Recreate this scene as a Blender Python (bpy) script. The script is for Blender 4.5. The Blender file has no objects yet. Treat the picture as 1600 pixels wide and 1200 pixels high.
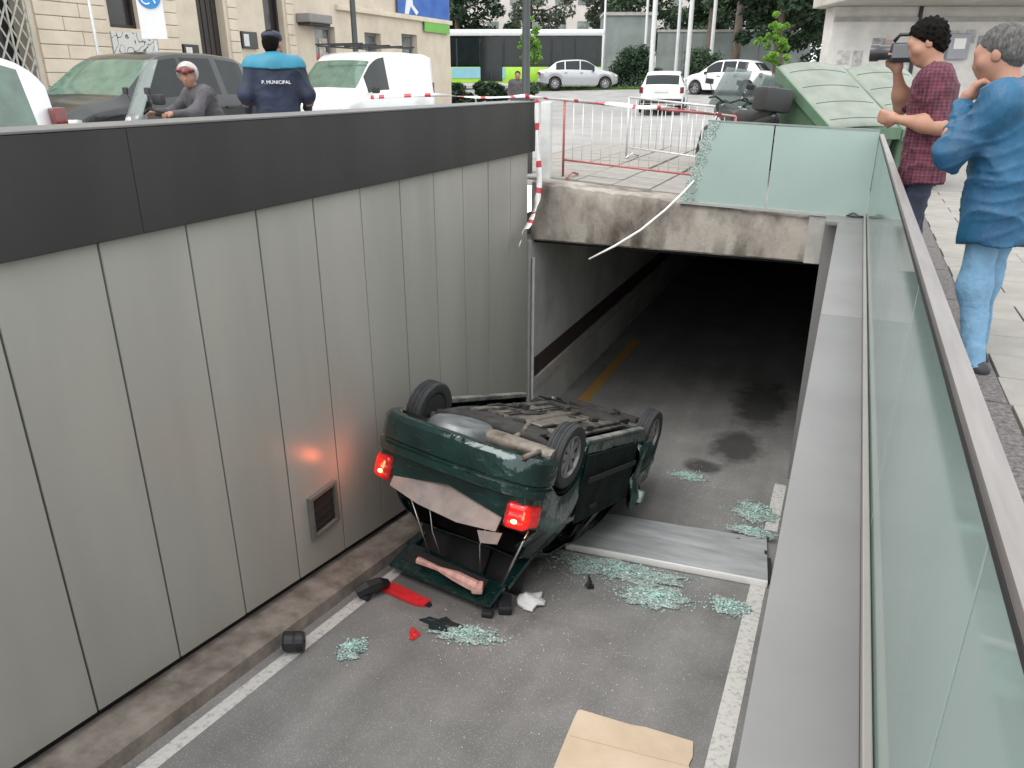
import bpy, bmesh, math, random
import numpy as np
from mathutils import Vector, Matrix, Euler
random.seed(7); rng = np.random.default_rng(11)
scene = bpy.context.scene
COL = scene.collection

# ------------------------------------------------------------------ camera
# world: Y runs down the ramp, X to the right, Z up; the right-hand pavement is z = 0
PITCH = math.radians(21.635); YAW = math.radians(23.25)
cam_d = bpy.data.cameras.new('camera'); cam = bpy.data.objects.new('camera', cam_d); COL.objects.link(cam)
cam.location = (0, 0, 1.46)
cam.rotation_euler = (math.pi/2 - PITCH, 0, YAW)
cam_d.sensor_width = 36; cam_d.lens = 36*1190/1600
cam_d.clip_start = 0.03; cam_d.clip_end = 2000
scene.camera = cam

# ------------------------------------------------------------------ sky, sun, exposure (bright overcast)
world = bpy.data.worlds.new('World'); scene.world = world; world.use_nodes = True
wn = world.node_tree; wn.nodes.clear()
wo = wn.nodes.new('ShaderNodeOutputWorld'); wb = wn.nodes.new('ShaderNodeBackground')
sk = wn.nodes.new('ShaderNodeTexSky'); sk.sky_type = 'NISHITA'; sk.sun_disc = False
SUN_EL = math.radians(58); SUN_AZ = math.radians(200)
sk.sun_elevation = SUN_EL; sk.sun_rotation = SUN_AZ; sk.dust_density = 1.0; sk.air_density = 1.0
hs = wn.nodes.new('ShaderNodeHueSaturation'); hs.inputs['Saturation'].default_value = 0.22
cl = wn.nodes.new('ShaderNodeMix'); cl.data_type = 'RGBA'; cl.inputs['Factor'].default_value = .75; cl.inputs['B'].default_value = (6.0, 6.1, 6.2, 1)   # even cloud cover
wn.links.new(sk.outputs[0], hs.inputs['Color']); wn.links.new(hs.outputs[0], cl.inputs['A']); wn.links.new(cl.outputs['Result'], wb.inputs['Color'])
wb.inputs['Strength'].default_value = 0.15
wn.links.new(wb.outputs[0], wo.inputs[0])
sun_d = bpy.data.lights.new('sun', 'SUN'); sun = bpy.data.objects.new('sun', sun_d); COL.objects.link(sun)
sun_d.energy = 1.0; sun_d.angle = math.radians(40); sun_d.color = (1, 0.97, 0.93)
sdir = Vector((math.sin(SUN_AZ)*math.cos(SUN_EL), math.cos(SUN_AZ)*math.cos(SUN_EL), math.sin(SUN_EL)))
sun.rotation_euler = sdir.to_track_quat('Z', 'Y').to_euler(); sun.location = (0, 0, 40)
vs = scene.view_settings; vs.view_transform = 'Standard'; vs.look = 'None'; vs.gamma = 1; vs.exposure = 1.3
vs.use_curve_mapping = False

# ------------------------------------------------------------------ materials
MATS = {}
def lin(c):
    if isinstance(c, str):
        c = c.lstrip('#'); v = [int(c[i:i+2], 16)/255 for i in (0, 2, 4)]
        return tuple((x/12.92 if x <= .04045 else ((x+.055)/1.055)**2.4) for x in v)
    return c
def mat(name, color, rough=.6, metal=0., var=.15, scale=4., bump=0., bscale=None, color2=None, spec=.5,
        emit=None, estr=0., trans=0., alpha=1., detail=5., coat=0., stretch=None, coords='Object', contrast=(.35, .65), bdist=.01):
    """Principled material whose colour wanders between two tones over a noise field."""
    if name in MATS: return MATS[name]
    m = bpy.data.materials.new(name); m.use_nodes = True; nt = m.node_tree; b = nt.nodes['Principled BSDF']
    c = lin(color); c2 = lin(color2) if color2 else tuple(min(1, x*(1-var)) for x in c)
    b.inputs['Roughness'].default_value = rough; b.inputs['Metallic'].default_value = metal
    b.inputs['Specular IOR Level'].default_value = spec
    if coat: b.inputs['Coat Weight'].default_value = coat; b.inputs['Coat Roughness'].default_value = .08
    tc = nt.nodes.new('ShaderNodeTexCoord'); src = tc.outputs[coords]
    if stretch:
        mp = nt.nodes.new('ShaderNodeMapping'); mp.inputs['Scale'].default_value = stretch
        nt.links.new(src, mp.inputs[0]); src = mp.outputs[0]
    if var > 0 or color2:
        n = nt.nodes.new('ShaderNodeTexNoise'); n.inputs['Scale'].default_value = scale; n.inputs['Detail'].default_value = detail
        n.inputs['Roughness'].default_value = .62
        nt.links.new(src, n.inputs['Vector'])
        rp = nt.nodes.new('ShaderNodeValToRGB'); rp.color_ramp.elements[0].position = contrast[0]; rp.color_ramp.elements[1].position = contrast[1]
        rp.color_ramp.elements[0].color = (*c2, 1); rp.color_ramp.elements[1].color = (*c, 1)
        nt.links.new(n.outputs['Fac'], rp.inputs[0]); nt.links.new(rp.outputs[0], b.inputs['Base Color'])
    else: b.inputs['Base Color'].default_value = (*c, 1)
    if bump:
        n2 = nt.nodes.new('ShaderNodeTexNoise'); n2.inputs['Scale'].default_value = bscale or scale*6; n2.inputs['Detail'].default_value = 4
        nt.links.new(src, n2.inputs['Vector'])
        bp = nt.nodes.new('ShaderNodeBump'); bp.inputs['Strength'].default_value = bump; bp.inputs['Distance'].default_value = bdist
        nt.links.new(n2.outputs['Fac'], bp.inputs['Height']); nt.links.new(bp.outputs[0], b.inputs['Normal'])
    if emit: b.inputs['Emission Color'].default_value = (*lin(emit), 1); b.inputs['Emission Strength'].default_value = estr
    if trans: b.inputs['Transmission Weight'].default_value = trans
    if alpha < 1: b.inputs['Alpha'].default_value = alpha
    MATS[name] = m; return m
def nodes(m): return m.node_tree.nodes, m.node_tree.links, m.node_tree.nodes['Principled BSDF']

# ------------------------------------------------------------------ mesh helpers
class MB:
    """collects shapes, build() links them as ONE mesh object"""
    def __init__(s): s.v = []; s.f = []
    def add(s, vs, fs, M=None):
        o = len(s.v)
        if M is not None: vs = [tuple(M @ Vector(v)) for v in vs]
        s.v += [tuple(v) for v in vs]; s.f += [tuple(i+o for i in f) for f in fs]; return s
    def box(s, c, d, rz=0, M=None, bev=0.):
        x, y, z = d[0]/2, d[1]/2, d[2]/2
        if bev > 0:
            b = min(bev, x*.9, y*.9, z*.9); vs = []; fs = []
            bm = bmesh.new(); bmesh.ops.create_cube(bm, size=1)
            for v in bm.verts: v.co = Vector((v.co.x*2*x, v.co.y*2*y, v.co.z*2*z))
            bmesh.ops.bevel(bm, geom=bm.edges[:], offset=b, segments=2, affect='EDGES', profile=.6)
            bm.verts.ensure_lookup_table()
            vs = [v.co[:] for v in bm.verts]; fs = [[v.index for v in f.verts] for f in bm.faces]; bm.free()
        else:
            vs = [(sx*x, sy*y, sz*z) for sz in (-1, 1) for sx, sy in ((-1, -1), (1, -1), (1, 1), (-1, 1))]
            fs = [(3, 2, 1, 0), (4, 5, 6, 7), (0, 1, 5, 4), (1, 2, 6, 5), (2, 3, 7, 6), (3, 0, 4, 7)]
        T = Matrix.Translation(c) @ Matrix.Rotation(rz, 4, 'Z')
        return s.add(vs, fs, (M @ T) if M is not None else T)
    def box2(s, a, b, bev=0.):
        return s.box([(a[i]+b[i])/2 for i in range(3)], [abs(b[i]-a[i]) for i in range(3)], bev=bev)
    def bar(s, p, q, w, h=None, bev=0.):
        p = Vector(p); q = Vector(q); d = q-p; h = h or w
        M = Matrix.Translation((p+q)/2) @ d.to_track_quat('Y', 'Z').to_matrix().to_4x4()
        return s.box((0, 0, 0), (w, d.length, h), M=M, bev=bev)
    def tube(s, pts, r, n=8, closed=False, cap=True):
        pts = [Vector(p) for p in pts]; k = len(pts); rs = r if isinstance(r, (list, tuple)) else [r]*k
        vs = []; fs = []; prev = None
        for i, p in enumerate(pts):
            a = pts[(i-1) % k] if closed or i > 0 else p; b = pts[(i+1) % k] if closed or i < k-1 else p
            t = (b-a).normalized()
            if prev is None: u = t.orthogonal().normalized()
            else: u = (prev - t*prev.dot(t)).normalized()
            prev = u; w = t.cross(u)
            for j in range(n):
                a_ = 2*math.pi*j/n; vs.append(p + (u*math.cos(a_)+w*math.sin(a_))*rs[i])
        for i in range(k if closed else k-1):
            for j in range(n):
                i2 = (i+1) % k; fs.append((i*n+j, i*n+(j+1) % n, i2*n+(j+1) % n, i2*n+j))
        if cap and not closed: fs += [tuple(reversed(range(n))), tuple((k-1)*n+j for j in range(n))]
        return s.add(vs, fs)
    def lathe(s, prof, n=24, M=None, axis='Z', arc=2*math.pi):
        vs = []; fs = []; k = len(prof); full = arc > 6.28
        m = n if full else n+1
        for j in range(m):
            a = arc*j/n
            for r, z in prof:
                p = (r*math.cos(a), r*math.sin(a), z)
                if axis == 'X': p = (p[2], p[0], p[1])
                if axis == 'Y': p = (p[1], p[2], p[0])
                vs.append(p)
        for j in range(n):
            j2 = (j+1) % m
            for i in range(k-1): fs.append((j*k+i, j2*k+i, j2*k+i+1, j*k+i+1))
        return s.add(vs, fs, M)
    def prism(s, poly, lo, hi, axis='Z', M=None):
        """poly (a,b) extruded between lo and hi along axis"""
        n = len(poly)
        def mk(a, b, h):
            return (a, b, h) if axis == 'Z' else ((h, a, b) if axis == 'X' else (a, h, b))
        vs = [mk(a, b, lo) for a, b in poly]+[mk(a, b, hi) for a, b in poly]
        fs = [tuple(reversed(range(n))), tuple(range(n, 2*n))]+[(i, (i+1) % n, (i+1) % n+n, i+n) for i in range(n)]
        return s.add(vs, fs, M)
    def build(s, name, m, parent=None, smooth=False, loc=None, rz=0., angle=None, fix=True):
        me = bpy.data.meshes.new(name); me.from_pydata(s.v, [], s.f); me.validate()
        if fix:
            bm = bmesh.new(); bm.from_mesh(me); bmesh.ops.recalc_face_normals(bm, faces=bm.faces[:]); bm.to_mesh(me); bm.free()
        if isinstance(m, (list, tuple)):
            for q in m: me.materials.append(q)
        else: me.materials.append(m)
        o = bpy.data.objects.new(name, me); COL.objects.link(o)
        if smooth:
            me.polygons.foreach_set('use_smooth', [True]*len(me.polygons))
            if angle: me.set_sharp_from_angle(angle=math.radians(angle))
        if parent: o.parent = parent
        if loc is not None: o.location = loc
        o.rotation_euler.z = rz
        return o
def tag(o, label=None, cat=None, group=None, kind=None):
    if label: o['label'] = label
    if cat: o['category'] = cat
    if group: o['group'] = group
    if kind: o['kind'] = kind
    return o
def thing(name, loc, label, cat, rz=0., group=None, rot=None):
    o = bpy.data.objects.new(name, None); COL.objects.link(o); o.location = loc
    o.rotation_euler = rot if rot else (0, 0, rz); o.empty_display_size = .2
    return tag(o, label, cat, group)
def inst(o, name, parent, loc=None, rot=None, scale=None):
    """another object sharing o's mesh"""
    c = bpy.data.objects.new(name, o.data); COL.objects.link(c); c.parent = parent
    if loc is not None: c.location = loc
    if rot is not None: c.rotation_euler = rot
    if scale is not None: c.scale = scale
    return c
def copy_tree(o, parent=None):
    c = o.copy(); COL.objects.link(c); c.parent = parent
    for ch in list(o.children): copy_tree(ch, c)
    return c
def grid(xs, ys, zf, skip=None):
    b = MB(); nx, ny = len(xs), len(ys)
    b.v = [(x, y, zf(x, y)) for y in ys for x in xs]
    for j in range(ny-1):
        for i in range(nx-1):
            if skip and skip((xs[i]+xs[i+1])/2, (ys[j]+ys[j+1])/2): continue
            b.f.append((j*nx+i, j*nx+i+1, (j+1)*nx+i+1, (j+1)*nx+i))
    return b
def text(name, s, size, m, parent, loc, rot, depth=.002, align='CENTER', sx=1.):
    cu = bpy.data.curves.new(name, 'FONT'); cu.body = s; cu.size = size; cu.extrude = depth; cu.align_x = align; cu.align_y = 'CENTER'
    cu.resolution_u = 3
    t = bpy.data.objects.new(name, cu); COL.objects.link(t)
    me = bpy.data.meshes.new_from_object(t.evaluated_get(bpy.context.evaluated_depsgraph_get()))
    COL.objects.unlink(t); bpy.data.objects.remove(t)
    me.materials.clear(); me.materials.append(m)
    o = bpy.data.objects.new(name, me); COL.objects.link(o); o.parent = parent; o.location = loc; o.rotation_euler = rot; o.scale = (sx, 1, 1)
    return o
def ss(a, b, x):
    t = min(1, max(0, (x-a)/(b-a))); return t*t*(3-2*t)
def noise2(x, y):
    return (math.sin(x*1.7+y*2.3)+math.sin(x*3.1-y*1.1+1.3)*.6+math.sin(x*5.3+y*4.7+2.1)*.35)/1.95

# ================================================================== THE SETTING
def base_z(y): return float(np.interp(y, [-60, 8.5, 10, 14, 30, 41, 60, 600], [.10, .12, .22, .25, .26, 1.1, 1.2, 1.2]))
def G(x, y):
    w = ss(-3.9, -.3, x)*(1-ss(12, 28, y))
    return base_z(y)*(1-w)
def RZ(y):
    if y < 7.2: return -2.017-.156*y
    t = min(y, 9.4)-7.2; return -3.140-.156*t+.156*t*t/4.4

M_street = mat('asphalt_street', (.30, .295, .285), .85, var=.25, scale=1.2, bump=.25, bscale=90, detail=8)
M_pave = mat('paving_stone', (.46, .44, .41), .8, var=.22, scale=2.2, bump=.2, bscale=60)
M_slab = mat('paving_slab', (.26, .245, .22), .75, var=.2, scale=3.1, bump=.2, bscale=70)
M_mortar = mat('joint_sand', (.24, .23, .21), .95, var=.3, scale=20)

# ramp asphalt: speckled, oil-stained by the tunnel, fainter dark patch under the boot
M_ramp = mat('asphalt_ramp', (.20, .196, .188), .82, color2=(.125, .122, .117), scale=1.4, bump=.55, bscale=160, detail=9, contrast=(.3, .7))
nd, lk, bs = nodes(M_ramp)
tc = nd.new('ShaderNodeTexCoord')
sp = nd.new('ShaderNodeTexVoronoi'); sp.inputs['Scale'].default_value = 100; lk.new(tc.outputs['Object'], sp.inputs['Vector'])
sr = nd.new('ShaderNodeValToRGB'); sr.color_ramp.elements[0].position = .0; sr.color_ramp.elements[1].position = .34
sr.color_ramp.elements[0].color = (.40, .39, .375, 1); sr.color_ramp.elements[1].color = (0, 0, 0, 1)
lk.new(sp.outputs['Distance'], sr.inputs[0])
gate = nd.new('ShaderNodeMath'); gate.operation = 'GREATER_THAN'; gate.inputs[1].default_value = .62
sc_ = nd.new('ShaderNodeSeparateColor'); lk.new(sp.outputs['Color'], sc_.inputs[0]); lk.new(sc_.outputs[0], gate.inputs[0])
ad = nd.new('ShaderNodeMix'); ad.data_type = 'RGBA'; ad.blend_type = 'ADD'
lk.new(gate.outputs[0], ad.inputs['Factor'])
old = bs.inputs['Base Color'].links[0].from_socket
lk.new(old, ad.inputs['A']); lk.new(sr.outputs[0], ad.inputs['B'])
cur = ad.outputs['Result']
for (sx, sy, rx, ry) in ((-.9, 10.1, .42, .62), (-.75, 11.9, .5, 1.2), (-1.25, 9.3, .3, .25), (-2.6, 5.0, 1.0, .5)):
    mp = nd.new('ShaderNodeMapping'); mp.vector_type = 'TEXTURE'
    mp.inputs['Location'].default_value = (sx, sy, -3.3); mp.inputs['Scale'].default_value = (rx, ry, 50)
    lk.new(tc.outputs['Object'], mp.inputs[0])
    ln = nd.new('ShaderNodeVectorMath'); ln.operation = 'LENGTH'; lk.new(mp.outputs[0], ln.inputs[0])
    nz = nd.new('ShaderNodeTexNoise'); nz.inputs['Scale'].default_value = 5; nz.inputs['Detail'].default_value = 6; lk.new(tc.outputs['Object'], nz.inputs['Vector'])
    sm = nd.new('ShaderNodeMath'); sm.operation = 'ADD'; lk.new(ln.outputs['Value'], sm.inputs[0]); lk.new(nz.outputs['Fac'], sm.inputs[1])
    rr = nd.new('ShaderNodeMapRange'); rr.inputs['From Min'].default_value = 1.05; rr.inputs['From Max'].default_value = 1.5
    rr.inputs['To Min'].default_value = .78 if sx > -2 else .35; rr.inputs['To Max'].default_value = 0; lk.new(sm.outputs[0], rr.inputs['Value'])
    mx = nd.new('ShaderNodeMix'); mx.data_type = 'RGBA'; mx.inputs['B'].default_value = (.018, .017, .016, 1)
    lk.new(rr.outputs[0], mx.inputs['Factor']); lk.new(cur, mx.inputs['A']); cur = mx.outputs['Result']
wv = nd.new('ShaderNodeTexNoise'); wv.inputs['Scale'].default_value = 2.2; wv.inputs['Detail'].default_value = 5
mpw = nd.new('ShaderNodeMapping'); mpw.inputs['Scale'].default_value = (1.5, .12, 1); lk.new(tc.outputs['Object'], mpw.inputs[0]); lk.new(mpw.outputs[0], wv.inputs['Vector'])
rw2 = nd.new('ShaderNodeMapRange'); rw2.inputs['From Min'].default_value = .35; rw2.inputs['From Max'].default_value = .65; rw2.inputs['To Min'].default_value = .86; rw2.inputs['To Max'].default_value = 1.08; lk.new(wv.outputs['Fac'], rw2.inputs['Value'])
mxw = nd.new('ShaderNodeMix'); mxw.data_type = 'RGBA'; mxw.blend_type = 'MULTIPLY'; mxw.inputs['Factor'].default_value = 1; lk.new(cur, mxw.inputs['A']); lk.new(rw2.outputs[0], mxw.inputs['B']); cur = mxw.outputs['Result']
lk.new(cur, bs.inputs['Base Color'])

def painted(name, c, wear):
    m = mat(name, c, .7, color2=wear, scale=26, detail=8, contrast=(.36, .50), bump=.2, bscale=120); return m
M_line = painted('worn_white_paint', (.47, .46, .435), (.30, .29, .28))
M_yel = painted('worn_yellow_paint', (.34, .20, .045), (.19, .135, .07))
M_conc = mat('stained_concrete', (.33, .30, .26), .9, color2=(.075, .057, .044), scale=1.9, bump=.6, bscale=28, detail=10, contrast=(.34, .60), stretch=(1.1, 1, .75))
M_conc2 = mat('plain_concrete', (.40, .385, .36), .88, var=.3, scale=2.5, bump=.35, bscale=40)
M_kerb = mat('kerb_concrete', (.245, .215, .185), .85, color2=(.12, .10, .082), scale=5, bump=.4, bscale=50)
M_black = mat('black_gap', (.012, .012, .012), .9, var=0)
M_panel = mat('grey_wall_panel', (.34, .335, .30), .30, var=.12, scale=.9, bump=.035, bscale=4, spec=.5, stretch=(1, 1, .3))
def streak(m, amount, sc=7., seed=0.):
    # rain streaks and grime: vertical noise multiplied over the colour, and into the gloss
    nd, lk, bs = nodes(m); tc = nd.new('ShaderNodeTexCoord'); mp = nd.new('ShaderNodeMapping'); mp.inputs['Scale'].default_value = (1, 1, .12); mp.inputs['Location'].default_value = (seed, seed*2, 0); lk.new(tc.outputs['Object'], mp.inputs[0])
    n = nd.new('ShaderNodeTexNoise'); n.inputs['Scale'].default_value = sc; n.inputs['Detail'].default_value = 7; lk.new(mp.outputs[0], n.inputs['Vector'])
    r = nd.new('ShaderNodeMapRange'); r.inputs['From Min'].default_value = .38; r.inputs['From Max'].default_value = .62; r.inputs['To Min'].default_value = 1-amount; r.inputs['To Max'].default_value = 1; lk.new(n.outputs['Fac'], r.inputs['Value'])
    mx = nd.new('ShaderNodeMix'); mx.data_type = 'RGBA'; mx.blend_type = 'MULTIPLY'; mx.inputs['Factor'].default_value = 1
    lk.new(bs.inputs['Base Color'].links[0].from_socket, mx.inputs['A']); lk.new(r.outputs[0], mx.inputs['B']); lk.new(mx.outputs['Result'], bs.inputs['Base Color'])
    r2 = nd.new('ShaderNodeMapRange'); r2.inputs['To Min'].default_value = bs.inputs['Roughness'].default_value+.18; r2.inputs['To Max'].default_value = max(.05, bs.inputs['Roughness'].default_value-.1); lk.new(n.outputs['Fac'], r2.inputs['Value']); lk.new(r2.outputs[0], bs.inputs['Roughness'])
streak(M_panel, .07, 2.2)
M_para = mat('dark_parapet_metal', (.027, .026, .025), .5, var=.14, scale=1.4, bump=.03, bscale=4, spec=.4)
streak(M_para, .2, 2)
M_cap = mat('parapet_cap_metal', (.14, .14, .138), .4, metal=.2, var=.1, scale=3)
M_cope = mat('pale_grey_coping', (.19, .186, .183), .42, var=.10, scale=1.5, bump=.03, bscale=6, spec=.4)
streak(M_cope, .06, 1.2)
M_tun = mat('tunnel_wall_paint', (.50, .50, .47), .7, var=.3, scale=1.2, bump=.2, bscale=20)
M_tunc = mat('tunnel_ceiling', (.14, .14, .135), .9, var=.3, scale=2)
M_red = mat('dark_red_band', (.05, .032, .028), .6, var=.3, scale=4)
M_steel = mat('brushed_steel', (.56, .54, .53), .32, metal=.9, var=.1, scale=20, stretch=(8, .3, 8))
M_dirt = mat('dirty_rubble', (.36, .33, .29), .95, var=.55, scale=14, bump=.8, bscale=60)

# street and ground: one sheet to the horizon with the ramp cut out of it
xs = [-500, -200, -80, -40, -25, -18, -14, -11, -8, -6, -5, -4.02, -3, -2, -1, -.02, .22, .56, 1, 2, 4, 8, 15, 30, 80, 200, 500]
ys = [-300, -80, -30, -13.6, -8, -3, 0, 3, 6, 8, 9.6, 10, 10.6, 12, 14, 17, 20, 24, 28, 30, 33, 36, 39, 41, 44, 50, 60, 80, 150, 300, 700]
street = grid(xs, ys, G, lambda x, y: -4.02 < x < .24 and -13.6 < y < 9.7).build('street', M_street, smooth=True); tag(street, kind='structure')

# ramp roadway
yr = [-13.6+.6*i for i in range(35)]; yr = [y for y in yr if y < 7.2]+[7.2+.2*i for i in range(12)]+[10, 12, 16, 22, 30, 42]
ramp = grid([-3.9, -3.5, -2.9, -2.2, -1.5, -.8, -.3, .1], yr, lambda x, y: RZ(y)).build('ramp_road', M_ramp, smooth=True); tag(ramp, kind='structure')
def strip(name, x0, x1, ya, yb, m, parent, lift=.004):
    n = max(2, int((yb-ya)/.35)); return grid([x0, x1], list(np.linspace(ya, yb, n)), lambda x, y: RZ(y)+lift).build(name, m, parent)
strip('edge_line', -3.41, -3.30, -9, 8.6, M_line, ramp); strip('edge_line', -.30, -.16, -9, 6.55, M_line, ramp); strip('edge_line', -.30, -.16, 7.9, 9.2, M_line, ramp)
strip('yellow_line', -3.50, -3.32, 9.9, 14.2, M_yel, ramp)
# kerb along the left wall
kb = MB(); yk = [y for y in yr if y < 9.45]+[9.45]
for a, b in zip(yk[:-1], yk[1:]):
    pass
n = len(yk)
for y in yk: kb.v += [(-3.86, y, RZ(y)+.125), (-3.535, y, RZ(y)+.13), (-3.505, y, RZ(y)+.105), (-3.49, y, RZ(y)-.02)]
for i in range(n-1):
    for k in range(3): kb.f.append((i*4+k, i*4+k+1, (i+1)*4+k+1, (i+1)*4+k))
kerb = kb.build('kerb', M_kerb, smooth=True, angle=30); tag(kerb, kind='structure')

# ---- left retaining wall: backing, one mesh per cladding panel, parapet
wall = thing('retaining_wall', (-3.9, 0, RZ(0)), 'long retaining wall of tall grey panels under a dark parapet, left of ramp', 'wall')
OFF = Vector(wall.location)
def wpart(mb, name, m, parent=wall, **k):
    mb.v = [tuple(Vector(v)-OFF) for v in mb.v]; return mb.build(name, m, parent, **k)
b = MB(); b.prism([(-13.6, RZ(-13.6)-.1)]+[(y, RZ(y)-.15) for y in (-8, 0, 5, 7.2, 8.4, 9.45)]+[(9.45, .66), (-13.6, .66)], -4.05, -3.875, axis='X'); wpart(b, 'backing', M_black)
SEAM = [2.34+.646*k for k in range(-24, 11)]+[9.36]
for a, c in zip(SEAM[:-1], SEAM[1:]):
    b = MB(); g = .007; t = rng.uniform(-.002, .002)
    lo = lambda y: min(RZ(y)+.205, .55)
    P = [(a+g, lo(a+g)), (c-g, lo(c-g)), (c-g, .655), (a+g, .655)]
    e = .004
    b.v = [(-3.86, y, z) for y, z in P]+[(-3.804+t, y, z) for y, z in P]+[(-3.80+t, y+(e if i in (0, 3) else -e), z+(e if i < 2 else -e)) for i, (y, z) in enumerate(P)]
    for k in (0, 4): b.f += [(k+i, k+(i+1) % 4, k+4+(i+1) % 4, k+4+i) for i in range(4)]
    b.f.append((8, 9, 10, 11)); wpart(b, 'panel', M_panel)
for i in range(4):
    y1 = 9.45-6.2*i; y0 = max(y1-6.2, -13.6)+.002
    b = MB(); b.box2((-4.12, y0, .635), (-3.735, y1, 1.222), bev=.006); wpart(b, 'parapet_cladding', M_para)
b = MB(); b.box2((-4.14, -13.6, 1.224), (-3.728, 9.462, 1.239), bev=.004); wpart(b, 'parapet_cap', M_cap)
# vent set in one panel
vf = MB()
for a, c in (((4.46, -2.20), (4.49, -1.80)), ((4.80, -2.20), (4.83, -1.80)), ((4.49, -1.83), (4.80, -1.80)), ((4.49, -2.20), (4.80, -2.17))):
    vf.box2((-3.797, a[0], a[1]), (-3.755, c[0], c[1]))
v1 = wpart(vf, 'vent_box', mat('vent_frame', (.13, .13, .12), .4, var=.1))
b = MB(); b.box2((-3.797, 4.49, -2.17), (-3.79, 4.80, -1.83)); o = wpart(b, 'vent_back', M_black, v1)
for k in range(4):
    b = MB(); b.box2((-3.789, 4.492, -2.13+k*.08), (-3.780, 4.798, -2.118+k*.08)); wpart(b, 'louvre', mat('vent_louvre', (.02, .02, .02), .6), v1)

# ---- tunnel under the street
tl = MB(); tl.box2((-4.2, 9.455, -3.6), (-3.80, 42, -.515)); tw = tl.build('tunnel_wall_left', M_tun); tag(tw, kind='structure')
MB().box2((-3.798, 9.62, -2.53), (-3.79, 42, -2.24)).build('red_band', M_red, tw)
MB().box2((-3.798, 9.62, -2.72), (-3.76, 42, -2.54)).build('pale_band', M_conc2, tw)
trw = MB().box2((-.17, 9.52, -3.6), (.35, 42, -.515)).build('tunnel_wall_right', M_tun); tag(trw, kind='structure')
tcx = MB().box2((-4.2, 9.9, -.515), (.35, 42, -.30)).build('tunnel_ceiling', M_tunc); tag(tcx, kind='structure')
te = MB().box2((-4.2, 41.6, -3.6), (.35, 41.9, -.3)).build('tunnel_dark_stop', M_tunc); tag(te, kind='structure')  # unseen wall added to close the tunnel so it stays dark
pipe = MB().tube([(-3.765, 9.50, -.75), (-3.765, 9.50, -2.9)], .022, 10).build('drain_pipe', mat('pale_plastic', (.5, .5, .48), .5, var=.2, scale=8), smooth=True, angle=50)
tag(pipe, 'thin pale vertical pipe at the left corner of the tunnel mouth', 'pipe')

# ---- concrete lintel over the tunnel mouth, chipped along its top edge
def ltop(x): return .243-.0705*(x+3.72)
b = MB(); nx = 70
for i in range(nx+1):
    x = -3.80+(-.35+3.80)*i/nx; t = ltop(x)+.0
    j = .012*noise2(x*9, 1)+.02*min(0, noise2(x*4.1, 7.7))+rng.uniform(-.006, .006); dy = .018*abs(noise2(x*7, 3.3))
    b.v += [(x, 9.95, -.515), (x, 9.52, -.515), (x, 9.50, -.495+rng.uniform(0, .006)), (x, 9.50, (t-.515)*.5), (x, 9.50+dy*.4, t-.09), (x, 9.515+dy, t-.015+j), (x, 9.56+dy, t+.004+j*.5), (x, 9.95, t+.004), (x, 9.95, t-.1)]
for i in range(nx):
    for k in range(8): b.f.append((i*9+k, i*9+k+1, i*9+10+k, i*9+9+k))
lint = thing('concrete_lintel', (-2, 9.7, -.515), 'stained concrete beam with chipped top edge above the dark tunnel mouth', 'lintel')
LO = Vector(lint.location); b.v = [tuple(Vector(v)-LO) for v in b.v]; b.build('beam', M_conc, lint, smooth=True, angle=40)
b = MB(); b.box2((-.35, 9.485, -.52), (-.172, 9.95, .03), bev=.005); b.v = [tuple(Vector(v)-LO) for v in b.v]; b.build('end_block', M_conc2, lint)
# steel angle under the beam front
b = MB(); b.box2((-3.8, 9.60, -.56), (-.18, 9.66, -.517)); b.v = [tuple(Vector(v)-LO) for v in b.v]; b.build('drip_rail', M_black, lint)

# ---- right ramp wall with its pale coping
rw = thing('ramp_side_wall', (.1, 0, RZ(0)), 'pale grey metal-topped wall along the right edge of ramp', 'wall')
RO = Vector(rw.location)
def rpart(mb, name, m, parent=rw, **k):
    mb.v = [tuple(Vector(v)-RO) for v in mb.v]; return mb.build(name, m, parent, **k)
b = MB(); b.prism([(-13.6, 0)]+[(y, RZ(y)-.1) for y in (-13.6, -6, 0, 7.2, 8.4, 9.48)]+[(9.48, 0)], -.025, .22, axis='X'); rpart(b, 'wall_face', M_panel)
for y0, y1 in ((-9, -4.2), (-4.2, .5), (.5, 5.2), (5.2, 9.05), (9.05, 9.50)):
    b = MB(); b.box2((-.041 if y1 < 9.3 else -.17, y0+.002, .004), (.212, y1-.002, .05), bev=.008); rpart(b, 'coping', M_cope, smooth=True, angle=35)
b = MB(); b.box2((-.169, 9.40, -3.5), (-.03, 9.478, .0)); rpart(b, 'jamb_panel', M_cope)
b = MB(); b.box2((.212, -9, .0), (.234, 9.49, .082), bev=.004); rpart(b, 'channel_lip', mat('channel_lip_paint', (.25, .235, .215), .4, var=.1, scale=3))

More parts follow.
